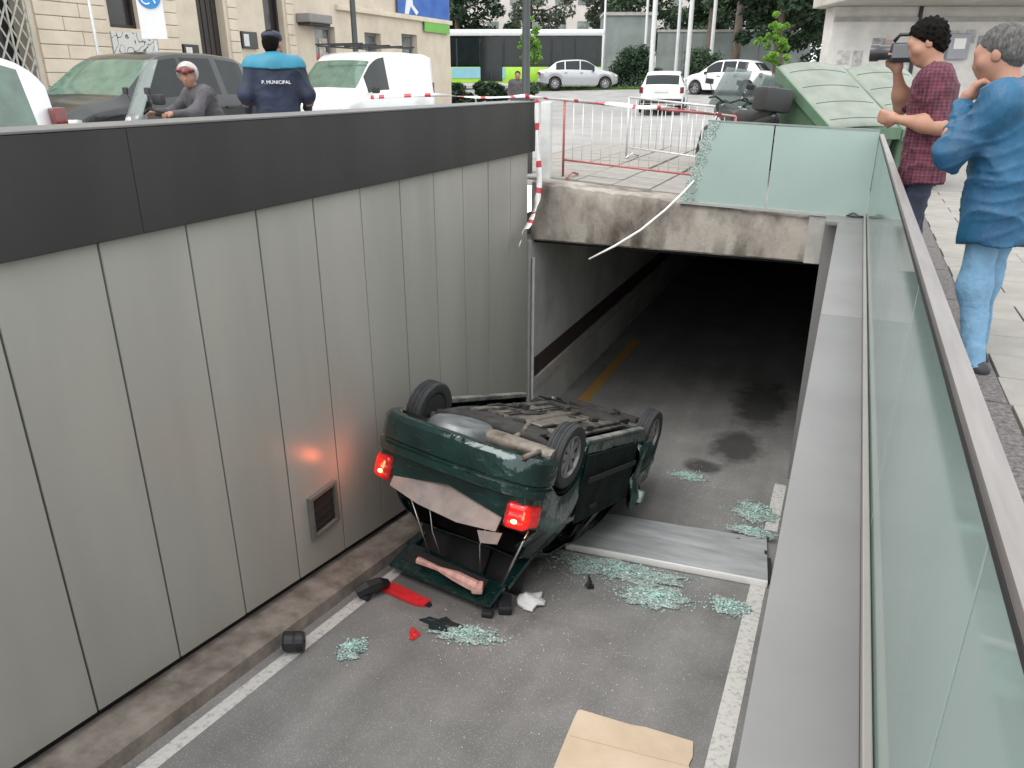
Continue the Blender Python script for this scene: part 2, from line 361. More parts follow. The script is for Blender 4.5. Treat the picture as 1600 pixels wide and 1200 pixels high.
# ---- pavement to the right of the ramp: granite edging and slabs
pav = grid([.262, .56, .9, 2, 3, 5, 9], [-12, -6, -2, 0, 2, 4, 6, 8, 9.5, 11, 13, 16, 19], lambda x, y: G(x, y)+.006).build('pavement', M_mortar); tag(pav, kind='structure')
M_gran = mat('dark_granite', (.15, .13, .125), .8, color2=(.05, .045, .045), scale=45, detail=3, bump=.3, bscale=120)
g0 = MB().box((0, 0, 0), (.27, .985, .05), bev=.004).build('kerb_stone', M_gran, pav); g0.location = (.72, -1.5, .012)
for k in range(1, 14): inst(g0, 'kerb_stone', pav, (.72, -1.5+k, G(.72, -1.5+k)+.012), (0, 0, 0))
s0 = MB().box((0, 0, 0), (.594, .394, .05), bev=.004).build('slab', M_slab, pav); s0.location = (1.17, -1, .008)
for r in range(0, 34):
    for c in range(5):
        if (r, c) == (0, 0): continue
        y = -1+r*.4; x = 1.17+c*.6+(.3 if r % 2 else 0)-.0
        if y > 12 and x < 1.6: pass
        inst(s0, 'slab', pav, (x, y, G(x, y)+.008+rng.uniform(-.002, .002)), (0, 0, rng.uniform(-.004, .004)))
s1 = MB().box((0, 0, 0), (.30, .394, .05), bev=.004).build('slab', M_slab, pav); s1.location = (1.012, -.6, .008)
for r in range(3, 34, 2): inst(s1, 'slab', pav, (1.012, -1+r*.4, G(1, r*.4-1)+.008))
c0 = MB().box((0, 0, 0), (.29, .79, .05), bev=.004).build('slab', mat('pale_concrete_slab', (.30, .30, .285), .8, var=.2, scale=4, bump=.2, bscale=50), pav); c0.location = (.42, -1.5, .005)
for k in range(1, 14): inst(c0, 'slab', pav, (.42, -1.5+k*.8, .005))

# ---- paved deck above the tunnel
deck = grid([-5, -4.05, -3.8, -3, -2, -1, -.2, .26], [9.96, 10.6, 11.2, 12, 13, 14, 16], lambda x, y: G(x, y)+.018).build('paved_deck', M_mortar); tag(deck, kind='structure')
d0 = MB().box((0, 0, 0), (.494, .494, .04), bev=.005).build('slab', M_slab, deck); d0.location = (-4.6, 10.24, G(-4.6, 10.24)+.012)
for r in range(12):
    for c in range(10):
        x = -4.6+c*.5; y = 10.24+r*.5
        if (r, c) != (0, 0): inst(d0, 'slab', deck, (x, y, G(x, y)+.012+rng.uniform(-.003, .003)), (0, .066*(1 if y < 12 else .5)*ss(-4, -3, x), 0))

# ================================================================== GLASS RAILINGS
def glass_mat(name, tint, base, fac, rough=.06, craze=0):
    m = bpy.data.materials.new(name); m.use_nodes = True; nt = m.node_tree; b = nt.nodes['Principled BSDF']; out = nt.nodes['Material Output']
    b.inputs['Base Color'].default_value = (*base, 1); b.inputs['Roughness'].default_value = rough; b.inputs['Specular IOR Level'].default_value = .5
    tr = nt.nodes.new('ShaderNodeBsdfTransparent'); tr.inputs[0].default_value = (*tint, 1)
    mx = nt.nodes.new('ShaderNodeMixShader'); mx.inputs[0].default_value = fac
    tc = nt.nodes.new('ShaderNodeTexCoord')
    nz = nt.nodes.new('ShaderNodeTexNoise'); nz.inputs['Scale'].default_value = 1.6; nz.inputs['Detail'].default_value = 3
    nt.links.new(tc.outputs['Object'], nz.inputs['Vector'])
    mr = nt.nodes.new('ShaderNodeMapRange'); mr.inputs['To Min'].default_value = fac-.1; mr.inputs['To Max'].default_value = min(1, fac+.1)
    nt.links.new(nz.outputs['Fac'], mr.inputs['Value']); nt.links.new(mr.outputs[0], mx.inputs[0])
    if craze:
        vo = nt.nodes.new('ShaderNodeTexVoronoi'); vo.inputs['Scale'].default_value = craze; nt.links.new(tc.outputs['Object'], vo.inputs['Vector'])
        rp = nt.nodes.new('ShaderNodeValToRGB'); rp.color_ramp.elements[0].color = (base[0]*.55, base[1]*.6, base[2]*.6, 1); rp.color_ramp.elements[1].color = (min(1, base[0]*1.9+.1), min(1, base[1]*1.35+.1), min(1, base[2]*1.4+.1), 1)
        rp.color_ramp.elements[0].position = .3; rp.color_ramp.elements[1].position = .85
        sp = nt.nodes.new('ShaderNodeSeparateColor'); nt.links.new(vo.outputs['Color'], sp.inputs[0]); nt.links.new(sp.outputs[0], rp.inputs[0]); nt.links.new(rp.outputs[0], b.inputs['Base Color'])
        bp = nt.nodes.new('ShaderNodeBump'); bp.inputs['Strength'].default_value = .8; bp.inputs['Distance'].default_value = .01
        nt.links.new(sp.outputs[1], bp.inputs['Height']); nt.links.new(bp.outputs[0], b.inputs['Normal'])
    nt.links.new(tr.outputs[0], mx.inputs[1]); nt.links.new(b.outputs[0], mx.inputs[2]); nt.links.new(mx.outputs[0], out.inputs['Surface'])
    return m
M_glass = glass_mat('frosted_green_glass', (.64, .80, .75), (.345, .435, .405), .82)
M_craze = glass_mat('crazed_green_glass', (.6, .85, .78), (.34, .47, .43), .62, .12, craze=110)
M_chip = mat('green_glass_chip', (.50, .66, .61), .12, color2=(.24, .42, .38), scale=40, spec=.6)
M_rail_shade = mat('rail_shade_black', (.02, .02, .02), .7, var=0)

gr = thing('glass_railing', (.248, 4, .05), 'long frosted green glass railing with steel handrail beside the pavement', 'railing')
yj = [-3.4, -1.95, -.46, 1.03, 2.52, 4.01, 5.50, 6.99, 8.46, 9.47]
for a, c in zip(yj[:-1], yj[1:]):
    MB().box2((-.009, a-4+.006, -.02), (.009, c-4-.006, .853), bev=.002).build('glass_panel', M_glass, gr)
    MB().box2((-.007, c-4-.005, .0), (.007, c-4+.005, .85)).build('joint_seal', mat('grey_silicone', (.20, .25, .23), .5, var=0), gr)
MB().box2((-.012, -7.4, .866), (.030, 5.48, .890), bev=.005).build('handrail', mat('dull_steel_rail', (.24, .225, .215), .5, metal=.45, var=.2, scale=6, stretch=(6, .4, 6)), gr, smooth=True, angle=35)
MB().box2((-.0125, -7.4, .853), (.0125, 5.47, .866)).build('rail_shade', M_rail_shade, gr)  # black strip standing for the shaded gap beneath the rail

g2 = thing('broken_glass_railing', (-.7, 9.50, .05), 'remaining glass railing across the tunnel top with a shattered left end', 'railing')
def gp(pts, name, m, t=.009, parent=None, y=0.):
    b = MB(); b.prism([(x+.7, z-.05) for x, z in pts], y-t, y+t, axis='Y'); return b.build(name, m, parent or g2)
gp([(-.84, .05), (.235, .045), (.235, .965), (-.84, 1.0)], 'glass_panel', M_glass)
edge = [(-1.585, 1.035), (-1.60, .95), (-1.64, .93), (-1.63, .86), (-1.69, .80), (-1.665, .72), (-1.71, .66), (-1.70, .56), (-1.76, .50), (-1.74, .40), (-1.80, .33), (-1.79, .24), (-1.86, .18), (-1.84, .12)]
gp([(-.856, .052), (-.856, 1.002), (-1.45, 1.028)]+[(x+.14, z) for x, z in edge[1:-1]]+[(-1.62, .1)], 'glass_panel', M_glass)
gp([(-1.449, 1.029)]+edge+[(-1.615, .099)]+[(x+.141, z) for x, z in reversed(edge[1:-1])], 'shattered_edge', M_craze, .011)
gp([(-1.6, 1.036), (-.1, .978), (.235, .966), (.235, .982), (-.1, .995), (-1.6, 1.052)], 'top_trim', mat('grey_trim', (.25, .27, .26), .4, metal=.4), .014)
gp([(-1.85, .085), (.235, .02), (.235, .05), (-1.85, .115)], 'base_channel', mat('pale_alu', (.45, .45, .43), .4, metal=.5), .03)

# ================================================================== THINGS LEFT ON THE RAMP
def drape(mb, name, m, loc, rz=0., label=None, cat=None, parent=None, follow=True, smooth=False, kind=None):
    """mb in local metres (h above the ramp); laid on the sloping road"""
    c, s = math.cos(rz), math.sin(rz); z0 = RZ(loc[1]); out = []
    for x, y, h in mb.v:
        X = c*x-s*y; Y = s*x+c*y
        out.append((X, Y, h+(RZ(loc[1]+Y)-z0)))
    mb.v = out
    o = mb.build(name, m, parent, smooth=smooth, angle=35 if smooth else None)
    if parent is None: o.location = (loc[0], loc[1], z0)
    if label: tag(o, label, cat, kind=kind)
    return o
def crumpled(rx, ry, h, seed, n=13, rings=4, base=.003, th=.006):
    r = np.random.default_rng(seed); b = MB(); rad = [1+.35*r.uniform(-1, 1) for _ in range(n)]
    for side in (1, 0):
        b.v.append((0, 0, base+h*.6+th*side))
        for k in range(1, rings+1):
            for i in range(n):
                a = 2*math.pi*i/n+.2*k; q = k/rings*rad[i]*(1+.08*r.uniform(-1, 1))
                x, y = rx*q*math.cos(a), ry*q*math.sin(a)
                b.v.append((x, y, base+th*side+max(0, h*(.55+.5*noise2(x*11+seed, y*13))*(1-.75*(k/rings)**2))))
    N = 1+rings*n
    for o_, f in ((0, 1), (N, -1)):
        for i in range(n): b.f.append((o_, o_+1+i, o_+1+(i+1) % n)[::f])
        for k in range(rings-1):
            for i in range(n):
                p = o_+1+k*n; b.f.append((p+i, p+n+i, p+n+(i+1) % n, p+(i+1) % n)[::f])
    p = 1+(rings-1)*n
    for i in range(n): b.f.append((p+i, p+i+N, p+(i+1) % n+N, p+(i+1) % n))
    return b
GL = 'sheets of shattered glass on the ramp'
for i, (x, y, rx, ry, h, rz, lab) in enumerate((
    (-1.52, 6.14, .72, .26, .03, .12, 'widest sheet of shattered green glass lying along the metal panel'),
    (-1.05, 5.80, .34, .22, .05, .3, 'buckled shattered glass sheet just in front of the metal panel'),
    (-.42, 5.96, .20, .18, .04, .2, 'small shattered glass sheet beside the right white line'),
    (-3.0, 3.84, .11, .17, .05, .1, 'small upright crumple of green glass nearest the left kerb'),
    (-2.30, 4.44, .30, .15, .035, .25, 'shattered glass sheet touching the dark oval plastic piece'),
    (-.42, 8.3, .26, .32, .07, .2, 'heap of shattered glass at the far right corner of metal panel'),
    (-1.36, 8.95, .26, .14, .02, .1, 'faint patch of broken glass beyond the front wheel of the car'),
    (-.42, 7.62, .26, .12, .05, .0, 'shattered glass lying on the right end of the metal panel'))):
    z0 = .075 if i == 7 else .004; t = thing('shattered_glass', (x, y, RZ(y)), lab, 'glass', 0, GL); Rg = np.random.default_rng(60+i)
    drape(crumpled(rx*.85, ry*.85, h*.6, 20+i, n=31, rings=5, base=z0, th=.004), 'sheet', M_craze, (x, y), rz, parent=t)
    b = MB()
    for _ in range(int(900*(rx*ry)**.5*1.6)):
        a = Rg.uniform(0, 6.28); q = abs(Rg.normal(.55, .38)); X, Y = rx*q*math.cos(a), ry*q*math.sin(a); s = Rg.uniform(.004, .014)*(1.3-.4*min(q, 1.4)); a0 = Rg.uniform(0, 6.28); nn = Rg.integers(3, 6)
        zz = z0+.004+h*max(0, .6*(1-q))*Rg.uniform(.6, 1.4)
        P = [(X+s*math.cos(a0+6.283*k/nn)*Rg.uniform(.6, 1.2), Y+s*math.sin(a0+6.283*k/nn)*Rg.uniform(.6, 1.2), zz+s*Rg.uniform(-.1, .7)) for k in range(nn)]
        if i == 7 and abs(Y) > .4: continue
        b.add(P+[(p[0], p[1], p[2]-.004) for p in P], [tuple(range(nn)), tuple(range(2*nn-1, nn-1, -1))]+[(k, (k+1) % nn, (k+1) % nn+nn, k+nn) for k in range(nn)])
    o = drape(b, 'chips', M_chip, (x, y), rz, parent=t); o['kind'] = 'stuff'
# loose crumbs of safety glass
b = MB(); R = np.random.default_rng(5)
def crumb(x, y, s, z0=0.):
    a = R.uniform(0, 6.3); q = [(x+s*math.cos(a+k*2.1)*R.uniform(.6, 1), y+s*math.sin(a+k*2.1)*R.uniform(.6, 1), z0+.002) for k in range(3)]
    b.add(q+[(x, y, z0+s*R.uniform(.6, 1.3))], [(0, 1, 2), (0, 1, 3), (1, 2, 3), (2, 0, 3)])
for cx, cy, sx, sy, nn in ((-1.5, 5.9, .9, .35, 800), (-1.6, 4.6, .9, .7, 300), (-.5, 7.9, .3, .6, 320), (-2.3, 4.4, .5, .3, 220), (-1.6, 3.6, 1.0, .8, 150), (-1.2, 8.8, .6, .5, 180), (-2.2, 5.2, .5, .3, 150)):
    for _ in range(nn):
        x, y = R.normal(cx, sx*.6), R.normal(cy, sy*.6)
        if -3.4 < x < -.08 and y > 1.5: crumb(x+1.5, y-5, R.uniform(.003, .011))
o = drape(b, 'glass_crumbs', mat('glass_crumb', (.50, .58, .55), .2, var=.5, scale=30), (-1.5, 5.0), 0); tag(o, 'loose crumbs of safety glass strewn over the asphalt', 'glass', kind='stuff')

# fallen metal panel (folded sheet with a lipped edge)
fp = thing('fallen_metal_panel', (-1.17, 6.9, RZ(6.9)), 'flat silver metal panel lying across the ramp beside the car', 'metal panel')
M_sheet = mat('scuffed_sheet_metal', (.44, .45, .46), .28, metal=.12, color2=(.27, .275, .28), scale=2.6, stretch=(.6, 3, 3), contrast=(.35, .7), bump=.05, bscale=12)
b = MB(); nx, ny = 14, 6
for j in range(ny+1):
    for i in range(nx+1):
        x = -1.0+1.98*i/nx; w0 = -.47; w1 = .47+.10*i/nx
        y = w0+(w1-w0)*j/ny; b.v.append((x, y, .062+.008*noise2(x*2.3, y*3)))
b.f = [(j*(nx+1)+i, j*(nx+1)+i+1, (j+1)*(nx+1)+i+1, (j+1)*(nx+1)+i) for j in range(ny) for i in range(nx)]
drape(b, 'sheet', M_sheet, (-1.17, 6.9), .097, parent=fp, smooth=True)
b = MB().box2((-1.0, -.492, .004), (.98, -.462, .076), bev=.008); drape(b, 'front_lip', mat('lip_highlight', (.74, .74, .72), .3, metal=.1, var=.1), (-1.17, 6.9), .097, parent=fp, smooth=True)  # pale colour paints the highlight along the panel's front edge
b = MB().box2((-1.0, -.46, .004), (.98, -.43, .058)); b.box2((.955, -.43, .004), (.98, .56, .058)); b.box2((-1.0, .44, .004), (.98, .47, .058)); drape(b, 'underside_frame', M_black, (-1.17, 6.9), .097, parent=fp)
b = MB().box2((.982, -.40, .0), (1.02, .1, .055)); drape(b, 'end_flange', M_black, (-1.17, 6.9), .097, parent=fp)

# cardboard
b = MB(); cb = [(-.40, -.55), (.42, -.52), (.425, -.1), (.41, .02), (.428, .10), (.42, .25), (.1, .275), (.0, .262), (-.36, .29), (-.375, .27), (-.385, .05)]
n = len(cb); b.prism([(x, y) for x, y in cb], .004, .012)
drape(b, 'cardboard_sheet', mat('brown_cardboard', (.52, .42, .31), .85, color2=(.44, .345, .245), scale=2.2, bump=.15, bscale=30), (-.80, 3.72), .10, 'flat piece of tan cardboard lying on the asphalt near the right line', 'cardboard')
drape(MB().box((.02, .0, .0125), (.78, .004, .002)), 'crease', mat('cardboard_crease', (.36, .27, .18), .9, var=0), (-.80, 3.72), .10, parent=None); _c = bpy.data.objects['crease']; _c.location = (0, 0, 0); _c.parent = bpy.data.objects['cardboard_sheet']

M_redp = mat('red_plastic', (.62, .025, .03), .3, var=.2, scale=8, coat=.3)
M_blkp = mat('black_plastic', (.014, .015, .018), .5, var=.3, scale=9, bump=.1)
# red trim strip: long bevelled wedge with mounting tab
rt = thing('red_trim_piece', (-3.08, 4.73, RZ(4.73)), 'long flat bright red plastic trim by the boot lid', 'plastic debris')
b = MB(); b.prism([(-.27, -.04), (-.2, -.075), (.2, -.07), (.28, -.03), (.27, .06), (-.16, .085), (-.28, .03)], .004, .032); b.prism([(-.22, -.02), (.2, -.02), (.2, .03), (-.18, .045)], .032, .042); drape(b, 'trim', M_redp, (-3.08, 4.73), -.2, parent=rt)
b = MB(); b.box((.285, .01, .016), (.05, .04, .03), bev=.006); drape(b, 'clip', M_blkp, (-3.08, 4.73), -.2, parent=rt)
b = crumpled(.045, .085, .03, 3, n=9, rings=3); drape(b, 'red_lens_fragment', M_redp, (-2.68, 4.24), .4, 'tiny red lens fragment standing alone on the asphalt', 'plastic debris')
b = crumpled(.17, .085, .012, 4, n=14, rings=4, th=.01); drape(b, 'dark_oval_piece', mat('dark_tinted_plastic', (.02, .03, .032), .25, var=.2), (-2.55, 4.47), -.05, 'dark oval plastic piece beside the shattered glass in front', 'plastic debris')
# crumpled white thing
wbx = crumpled(.12, .13, .10, 9, n=12, rings=5, base=.004, th=.02); drape(wbx, 'plastic_scrap', mat('white_plastic', (.62, .63, .64), .45, var=.2, scale=9, bump=.4, bscale=14), (-2.02, 5.17), .4, 'crumpled white plastic piece right of the open boot lid', 'plastic debris', smooth=True)
# black broken bumper pieces by the kerb
b = MB(); b.tube([(-.02, -.14, .06), (.02, -.05, .09), (.05, .06, .10), (.06, .15, .07)], [.05, .07, .065, .04], 7); b.box((.03, -.1, .03), (.1, .05, .05), bev=.01); b.box((-.04, .07, .03), (.05, .12, .05), rz=.4, bev=.01)
drape(b, 'bumper_fragment', M_blkp, (-3.34, 4.62), -.2, 'lump of broken black bumper on the white line beside red trim', 'plastic debris')
b = MB(); b.lathe([(.062, -.075), (.074, -.08), (.082, -.06), (.080, 0), (.086, .02), (.078, .07), (.02, .075), (.02, .05), (.062, .045), (.062, -.075)], 16, Matrix.Translation((0, 0, .088)) @ Matrix.Rotation(.5, 4, 'Z'), axis='X'); b.box((-.05, .06, .03), (.1, .03, .05), rz=.3)
drape(b, 'plastic_housing', M_blkp, (-3.36, 3.63), 0, 'round black plastic housing on the white line, nearest the camera', 'plastic debris')
b = MB(); b.tube([(0, 0, .01), (.02, .02, .06), (0, .03, .12)], [.03, .022, .008], 6); b.box((.03, 0, .015), (.06, .05, .03), rz=.5); drape(b, 'black_clip', M_blkp, (-1.68, 5.68), 0, 'small upright black clip in front of the widest glass sheet', 'plastic debris')
b = crumpled(.09, .05, .05, 31, n=9, rings=3); o = b.build('torn_seal', M_blkp, smooth=True, loc=(.13, 9.42, .05)); tag(o, 'torn black seal on the coping under the glass corner', 'debris')
for i, (x, y) in enumerate(((-2.75, 4.05), (-2.15, 4.05), (-1.3, 4.9), (-1.9, 5.45))):
    pass

# ================================================================== BARRIERS AND TAPE ABOVE THE TUNNEL
def barrier(name, p, q, hl, hr, m_frame, m_bar, label, nb, grp=None, low=.22):
    t = thing(name, p, label, 'barrier'); d = Vector(q)-Vector(p); L = Vector((d.x, d.y, 0))
    f = MB(); dz = d.z
    P0 = Vector((0, 0, 0)); P1 = Vector((d.x, d.y, dz))
    MB().tube([P0, P0+Vector((0, 0, hl))], .017, 8).build('post', m_frame, t, smooth=True)
    MB().tube([P1, P1+Vector((0, 0, hr))], .017, 8).build('post', m_frame, t, smooth=True)
    MB().tube([P0+Vector((0, 0, hl)), P1+Vector((0, 0, hr))], .016, 8).build('top_rail', m_frame, t, smooth=True)
    MB().tube([P0+Vector((0, 0, low)), P1+Vector((0, 0, low))], .014, 8).build('lower_rail', m_frame, t, smooth=True)
    b0 = None
    for i in range(1, nb):
        u = i/nb; B = P0.lerp(P1, u)
        b = MB(); b.tube([(0, 0, low), (0, 0, hl+(hr-hl)*u)], .006, 6); b.build('bar', m_bar, t, smooth=True).location = B
    for P in (P0.lerp(P1, .06), P0.lerp(P1, .94)):
        n = Vector((-d.y, d.x, 0)).normalized()*.27
        MB().tube([P-n+Vector((0, 0, .02)), P+Vector((0, 0, .07)), P+n+Vector((0, 0, .02))], .016, 6).build('foot', m_frame, t, smooth=True)
    return t
M_rpost = mat('red_tube', (.42, .12, .11), .45, var=.3, scale=10); M_gal = mat('galvanised_tube', (.60, .60, .59), .45, metal=.4, var=.15, scale=12)
M_wbar = mat('white_tube', (.72, .71, .69), .45, var=.1)
barrier('crowd_barrier', (-3.62, 10.2, G(-3.62, 10.2)+.035), (-1.40, 10.28, G(-1.40, 10.2)+.035), .98, .98, M_rpost, M_wbar, 'red tube crowd barrier with thin pale bars above the tunnel', 17)
barrier('crowd_barrier', (-3.55, 13.2, G(-3.5, 13.2)+.035), (-1.6, 12.9, G(-1.6, 12.9)+.035), .95, .95, M_gal, M_gal, 'plain galvanised crowd barrier standing behind the red one', 15, low=.16)
wp = MB().box((0, 0, .49), (.135, .10, .98), bev=.01).build('white_bollard', mat('white_post_paint', (.62, .63, .61), .6, var=.2, scale=6, bump=.1)); wp.location = (-3.79, 9.99, G(-3.79, 9.99)+.02)
tag(wp, 'flat white post between parapet end and red barrier', 'post')
lp = thing('lamp_post', (-4.24, 10.35, G(-4.2, 10.3)), 'thin dark lamp post rising behind the end of the parapet', 'lamp post')
MB().lathe([(.10, 0), (.10, .35), (.058, .42), (.05, 3), (.042, 7), (0, 7)], 14).build('column', mat('dark_green_paint', (.035, .045, .045), .45, var=.2), lp, smooth=True, angle=40)
MB().tube([(0, 0, 6.95), (.3, .1, 7.25), (1.0, .3, 7.35)], .03, 8).build('arm', MATS['dark_green_paint'], lp, smooth=True)
MB().box((1.25, .38, 7.34), (.6, .24, .1), rz=.3, bev=.03).build('lamp_head', MATS['dark_green_paint'], lp)

def ribbon(name, pts, w, seg, m1, m2, label, twist=0., up=(0, 0, 1)):
    P = [Vector(p) for p in pts]; Q = []
    for i in range(len(P)-1):
        a, b_, c, d = P[max(i-1, 0)], P[i], P[i+1], P[min(i+2, len(P)-1)]
        for k in range(10):
            t = k/10; Q.append(.5*((2*b_)+(-a+c)*t+(2*a-5*b_+4*c-d)*t*t+(-a+3*b_-3*c+d)*t**3))
    Q.append(P[-1]); b = MB(); s = 0; mi = []
    for i, q in enumerate(Q):
        tdir = (Q[min(i+1, len(Q)-1)]-Q[max(i-1, 0)]).normalized()
        n = tdir.cross(Vector(up)); n = n.normalized() if n.length > .05 else Vector((1, 0, 0)); u = n.cross(tdir).normalized()
        a = twist*i/len(Q)+.5*math.sin(i*.35)*(1 if twist else .25); u = u*math.cos(a)+n*math.sin(a)
        b.v += [tuple(q-u*w/2), tuple(q+u*w/2)]
    for i in range(len(Q)-1):
        b.f.append((2*i, 2*i+2, 2*i+3, 2*i+1)); s += (Q[i+1]-Q[i]).length; mi.append(1 if (math.sin(s*41)+math.sin(s*17+1))*.5 > .45 else 0)
    o0 = Vector(pts[0]); b.v = [tuple(Vector(v)-o0) for v in b.v]
    o = b.build(name, [m1, m2], loc=o0, smooth=True, fix=False)
    o.data.polygons.foreach_set('material_index', mi)
    sm = o.modifiers.new('thick', 'SOLIDIFY'); sm.thickness = .0015
    return tag(o, label, 'tape')
M_tw = mat('tape_white', (.80, .79, .78), .4, var=.08); M_tr = mat('tape_red', (.58, .05, .06), .4, var=.15)
ribbon('barrier_tape', [(-4.19, 10.29, 1.27), (-3.60, 10.18, 1.235), (-3.0, 10.16, 1.20), (-2.6, 10.17, 1.16), (-2.1, 10.20, 1.15), (-1.40, 10.26, 1.06)], .055, .17, M_tw, M_tr, 'red and white warning tape strung along the top of red barrier', twist=5)
ribbon('barrier_tape', [(-4.19, 10.28, 1.285), (-4.5, 9.6, 1.27), (-5.2, 9.4, 1.30), (-6.0, 9.2, 1.27)], .05, .17, M_tw, M_tr, 'pale tape end trailing left along the parapet top', twist=4)
ribbon('barrier_tape', [(-3.66, 9.30, 1.27), (-3.665, 9.33, .9), (-3.64, 9.34, .45), (-3.62, 9.30, .18), (-3.63, 9.22, -.02), (-3.64, 9.02, -.22), (-3.66, 8.86, -.30), (-3.65, 8.70, -.46)], .07, .14, M_tw, M_tr, 'loose red and white tape hanging down at the tunnel corner', twist=3, up=(0, 1, .2))
b = MB(); b.tube([(-1.70, 9.49, .36), (-1.78, 9.30, .24), (-1.93, 9.08, .06), (-2.16, 8.88, -.16), (-2.42, 8.72, -.34), (-2.70, 8.60, -.50)], [.012, .013, .014, .014, .014, .010], 8)
o0 = Vector((-1.70, 9.49, .36)); b.v = [tuple(Vector(v)-o0) for v in b.v]
tag(b.build('hanging_trim', mat('white_trim', (.72, .71, .68), .5, var=.1), smooth=True, loc=o0), 'bent white trim strip hanging from the broken glass over the beam', 'trim strip')

# ---- distance-field meshing (surface nets) for soft shapes
def surf_net(D, org, h):
    ins = D < 0; nx, ny, nz = D.shape
    c = np.zeros((nx-1, ny-1, nz-1), int); offs = [(i, j, k) for i in (0, 1) for j in (0, 1) for k in (0, 1)]
    sl = lambda A, o: A[o[0]:o[0]+nx-1, o[1]:o[1]+ny-1, o[2]:o[2]+nz-1]
    for o in offs: c += sl(ins, o)
    mixed = (c > 0) & (c < 8); idx = np.full(mixed.shape, -1); N = int(mixed.sum())
    if N == 0: return [], []
    idx[mixed] = np.arange(N); acc = np.zeros((N, 3)); cnt = np.zeros(N); base = np.argwhere(mixed).astype(float)
    for a in offs:
        for ax in range(3):
            if a[ax] == 1: continue
            b = list(a); b[ax] = 1
            da, db = sl(D, a)[mixed], sl(D, tuple(b))[mixed]; cr = (da < 0) != (db < 0)
            t = np.where(cr, da/np.where(np.abs(da-db) < 1e-9, 1e-9, da-db), 0); p = np.tile(np.array(a, float), (N, 1)); p[:, ax] += t
            acc[cr] += p[cr]; cnt[cr] += 1
    V = (base+acc/cnt[:, None])*h+np.array(org); Fs = []
    for ax in range(3):
        u, v = (ax+1) % 3, (ax+2) % 3; s0 = [slice(None)]*3; s1 = [slice(None)]*3; s0[ax] = slice(0, -1); s1[ax] = slice(1, None)
        A, B = ins[tuple(s0)], ins[tuple(s1)]; E = np.argwhere(A != B); E = E[(E[:, u] > 0) & (E[:, v] > 0) & (E[:, u] < D.shape[u]-1) & (E[:, v] < D.shape[v]-1)]
        if len(E) == 0: continue
        q = []
        for du, dv in ((-1, -1), (0, -1), (0, 0), (-1, 0)):
            e = E.copy(); e[:, u] += du; e[:, v] += dv; q.append(idx[e[:, 0], e[:, 1], e[:, 2]])
        q = np.stack(q, 1); flip = ~A[E[:, 0], E[:, 1], E[:, 2]]; q[flip] = q[flip][:, ::-1]; Fs.append(q)
    return V.tolist(), np.concatenate(Fs).tolist()
def cap(a, b, r0, r1=None, sx=1.): return ('c', np.array(a, float), np.array(b, float), r0, r0 if r1 is None else r1, sx)
def ell(c, r, M=None): return ('e', np.array(c, float), np.array(r, float), None if M is None else np.array(M)[:3, :3])
def sdf(prims, h, k=30., fold=None, cut=None):
    lo = np.full(3, 1e9); hi = -lo
    for p in prims:
        if p[0] == 'c': rr = max(p[3], p[4])*1.25; lo = np.minimum(lo, np.minimum(p[1], p[2])-rr); hi = np.maximum(hi, np.maximum(p[1], p[2])+rr)
        else: rr = p[2].max()*1.1; lo = np.minimum(lo, p[1]-rr); hi = np.maximum(hi, p[1]+rr)
    lo -= 3*h; hi += 3*h; n = np.ceil((hi-lo)/h).astype(int)+1
    g = np.stack(np.meshgrid(*[lo[i]+h*np.arange(n[i]) for i in range(3)], indexing='ij'), -1).reshape(-1, 3)
    acc = np.zeros(len(g))
    for p in prims:
        if p[0] == 'c':
            ab = p[2]-p[1]; L2 = max(ab@ab, 1e-9); t = np.clip(((g-p[1])@ab)/L2, 0, 1); d = np.linalg.norm(g-p[1]-t[:, None]*ab, axis=1)-(p[3]+(p[4]-p[3])*t)
        else:
            q = g-p[1]
            if p[3] is not None: q = q@p[3]
            kq = np.linalg.norm(q/p[2], axis=1); k2 = np.linalg.norm(q/(p[2]**2), axis=1); d = kq*(kq-1)/np.maximum(k2, 1e-6)
        acc += np.exp(np.clip(-k*d, -60, 60))
    D = -np.log(np.maximum(acc, 1e-26))/k
    if fold is not None: D = D+fold(g)
    if cut is not None: D = np.maximum(D, cut(g))
    return surf_net(D.reshape(n), lo, h)
def folds(a, f=34., seed=0., zs=1.):
    return lambda g: a*(np.sin(f*(g[:, 2]*zs+.5*g[:, 0]*math.cos(seed)+.5*g[:, 1])+2.2*np.sin(9*g[:, 0]+seed)+2*np.sin(8*g[:, 1]+1.7*seed))*.6+np.sin(f*.45*(g[:, 2]-g[:, 0])+seed*2+2*np.sin(7*g[:, 1]))*.6)
def cloth(a, f, seed=0., dirx=.8):
    # sharp drag folds: ridged, domain-warped waves running diagonally, fading in and out
    def fn(g):
        x, y, z = g[:, 0], g[:, 1], g[:, 2]; w = .06*np.sin(11*x+5*z+seed)+.05*np.sin(13*y-7*z+1.7*seed)
        r1 = 1-np.abs(np.sin(f*(z*.75+dirx*x*.6+.55*y+w)+seed)); r2 = 1-np.abs(np.sin(f*.62*(z*.45-dirx*x*.8-.4*y+1.4*w)+2*seed)); r3 = 1-np.abs(np.sin(f*1.7*(z*.9+.5*y-.35*x+w)+seed*3))
        m = .5+.5*np.sin(6*z+5*x-4*y+seed*2); n = .5+.5*np.sin(7*x-5*z+6*y+seed)
        return -a*(r1**2.2*m+r2**2.2*(1-m)+.4*r3**2*n-.35)
    return fn
def curls(a, f): return lambda g: a*(np.sin(f*g[:, 0]+1.3*np.sin(f*.6*g[:, 2]))*np.sin(f*g[:, 1]+1.1)*np.sin(f*g[:, 2]+1.7*np.sin(f*.5*g[:, 1])))

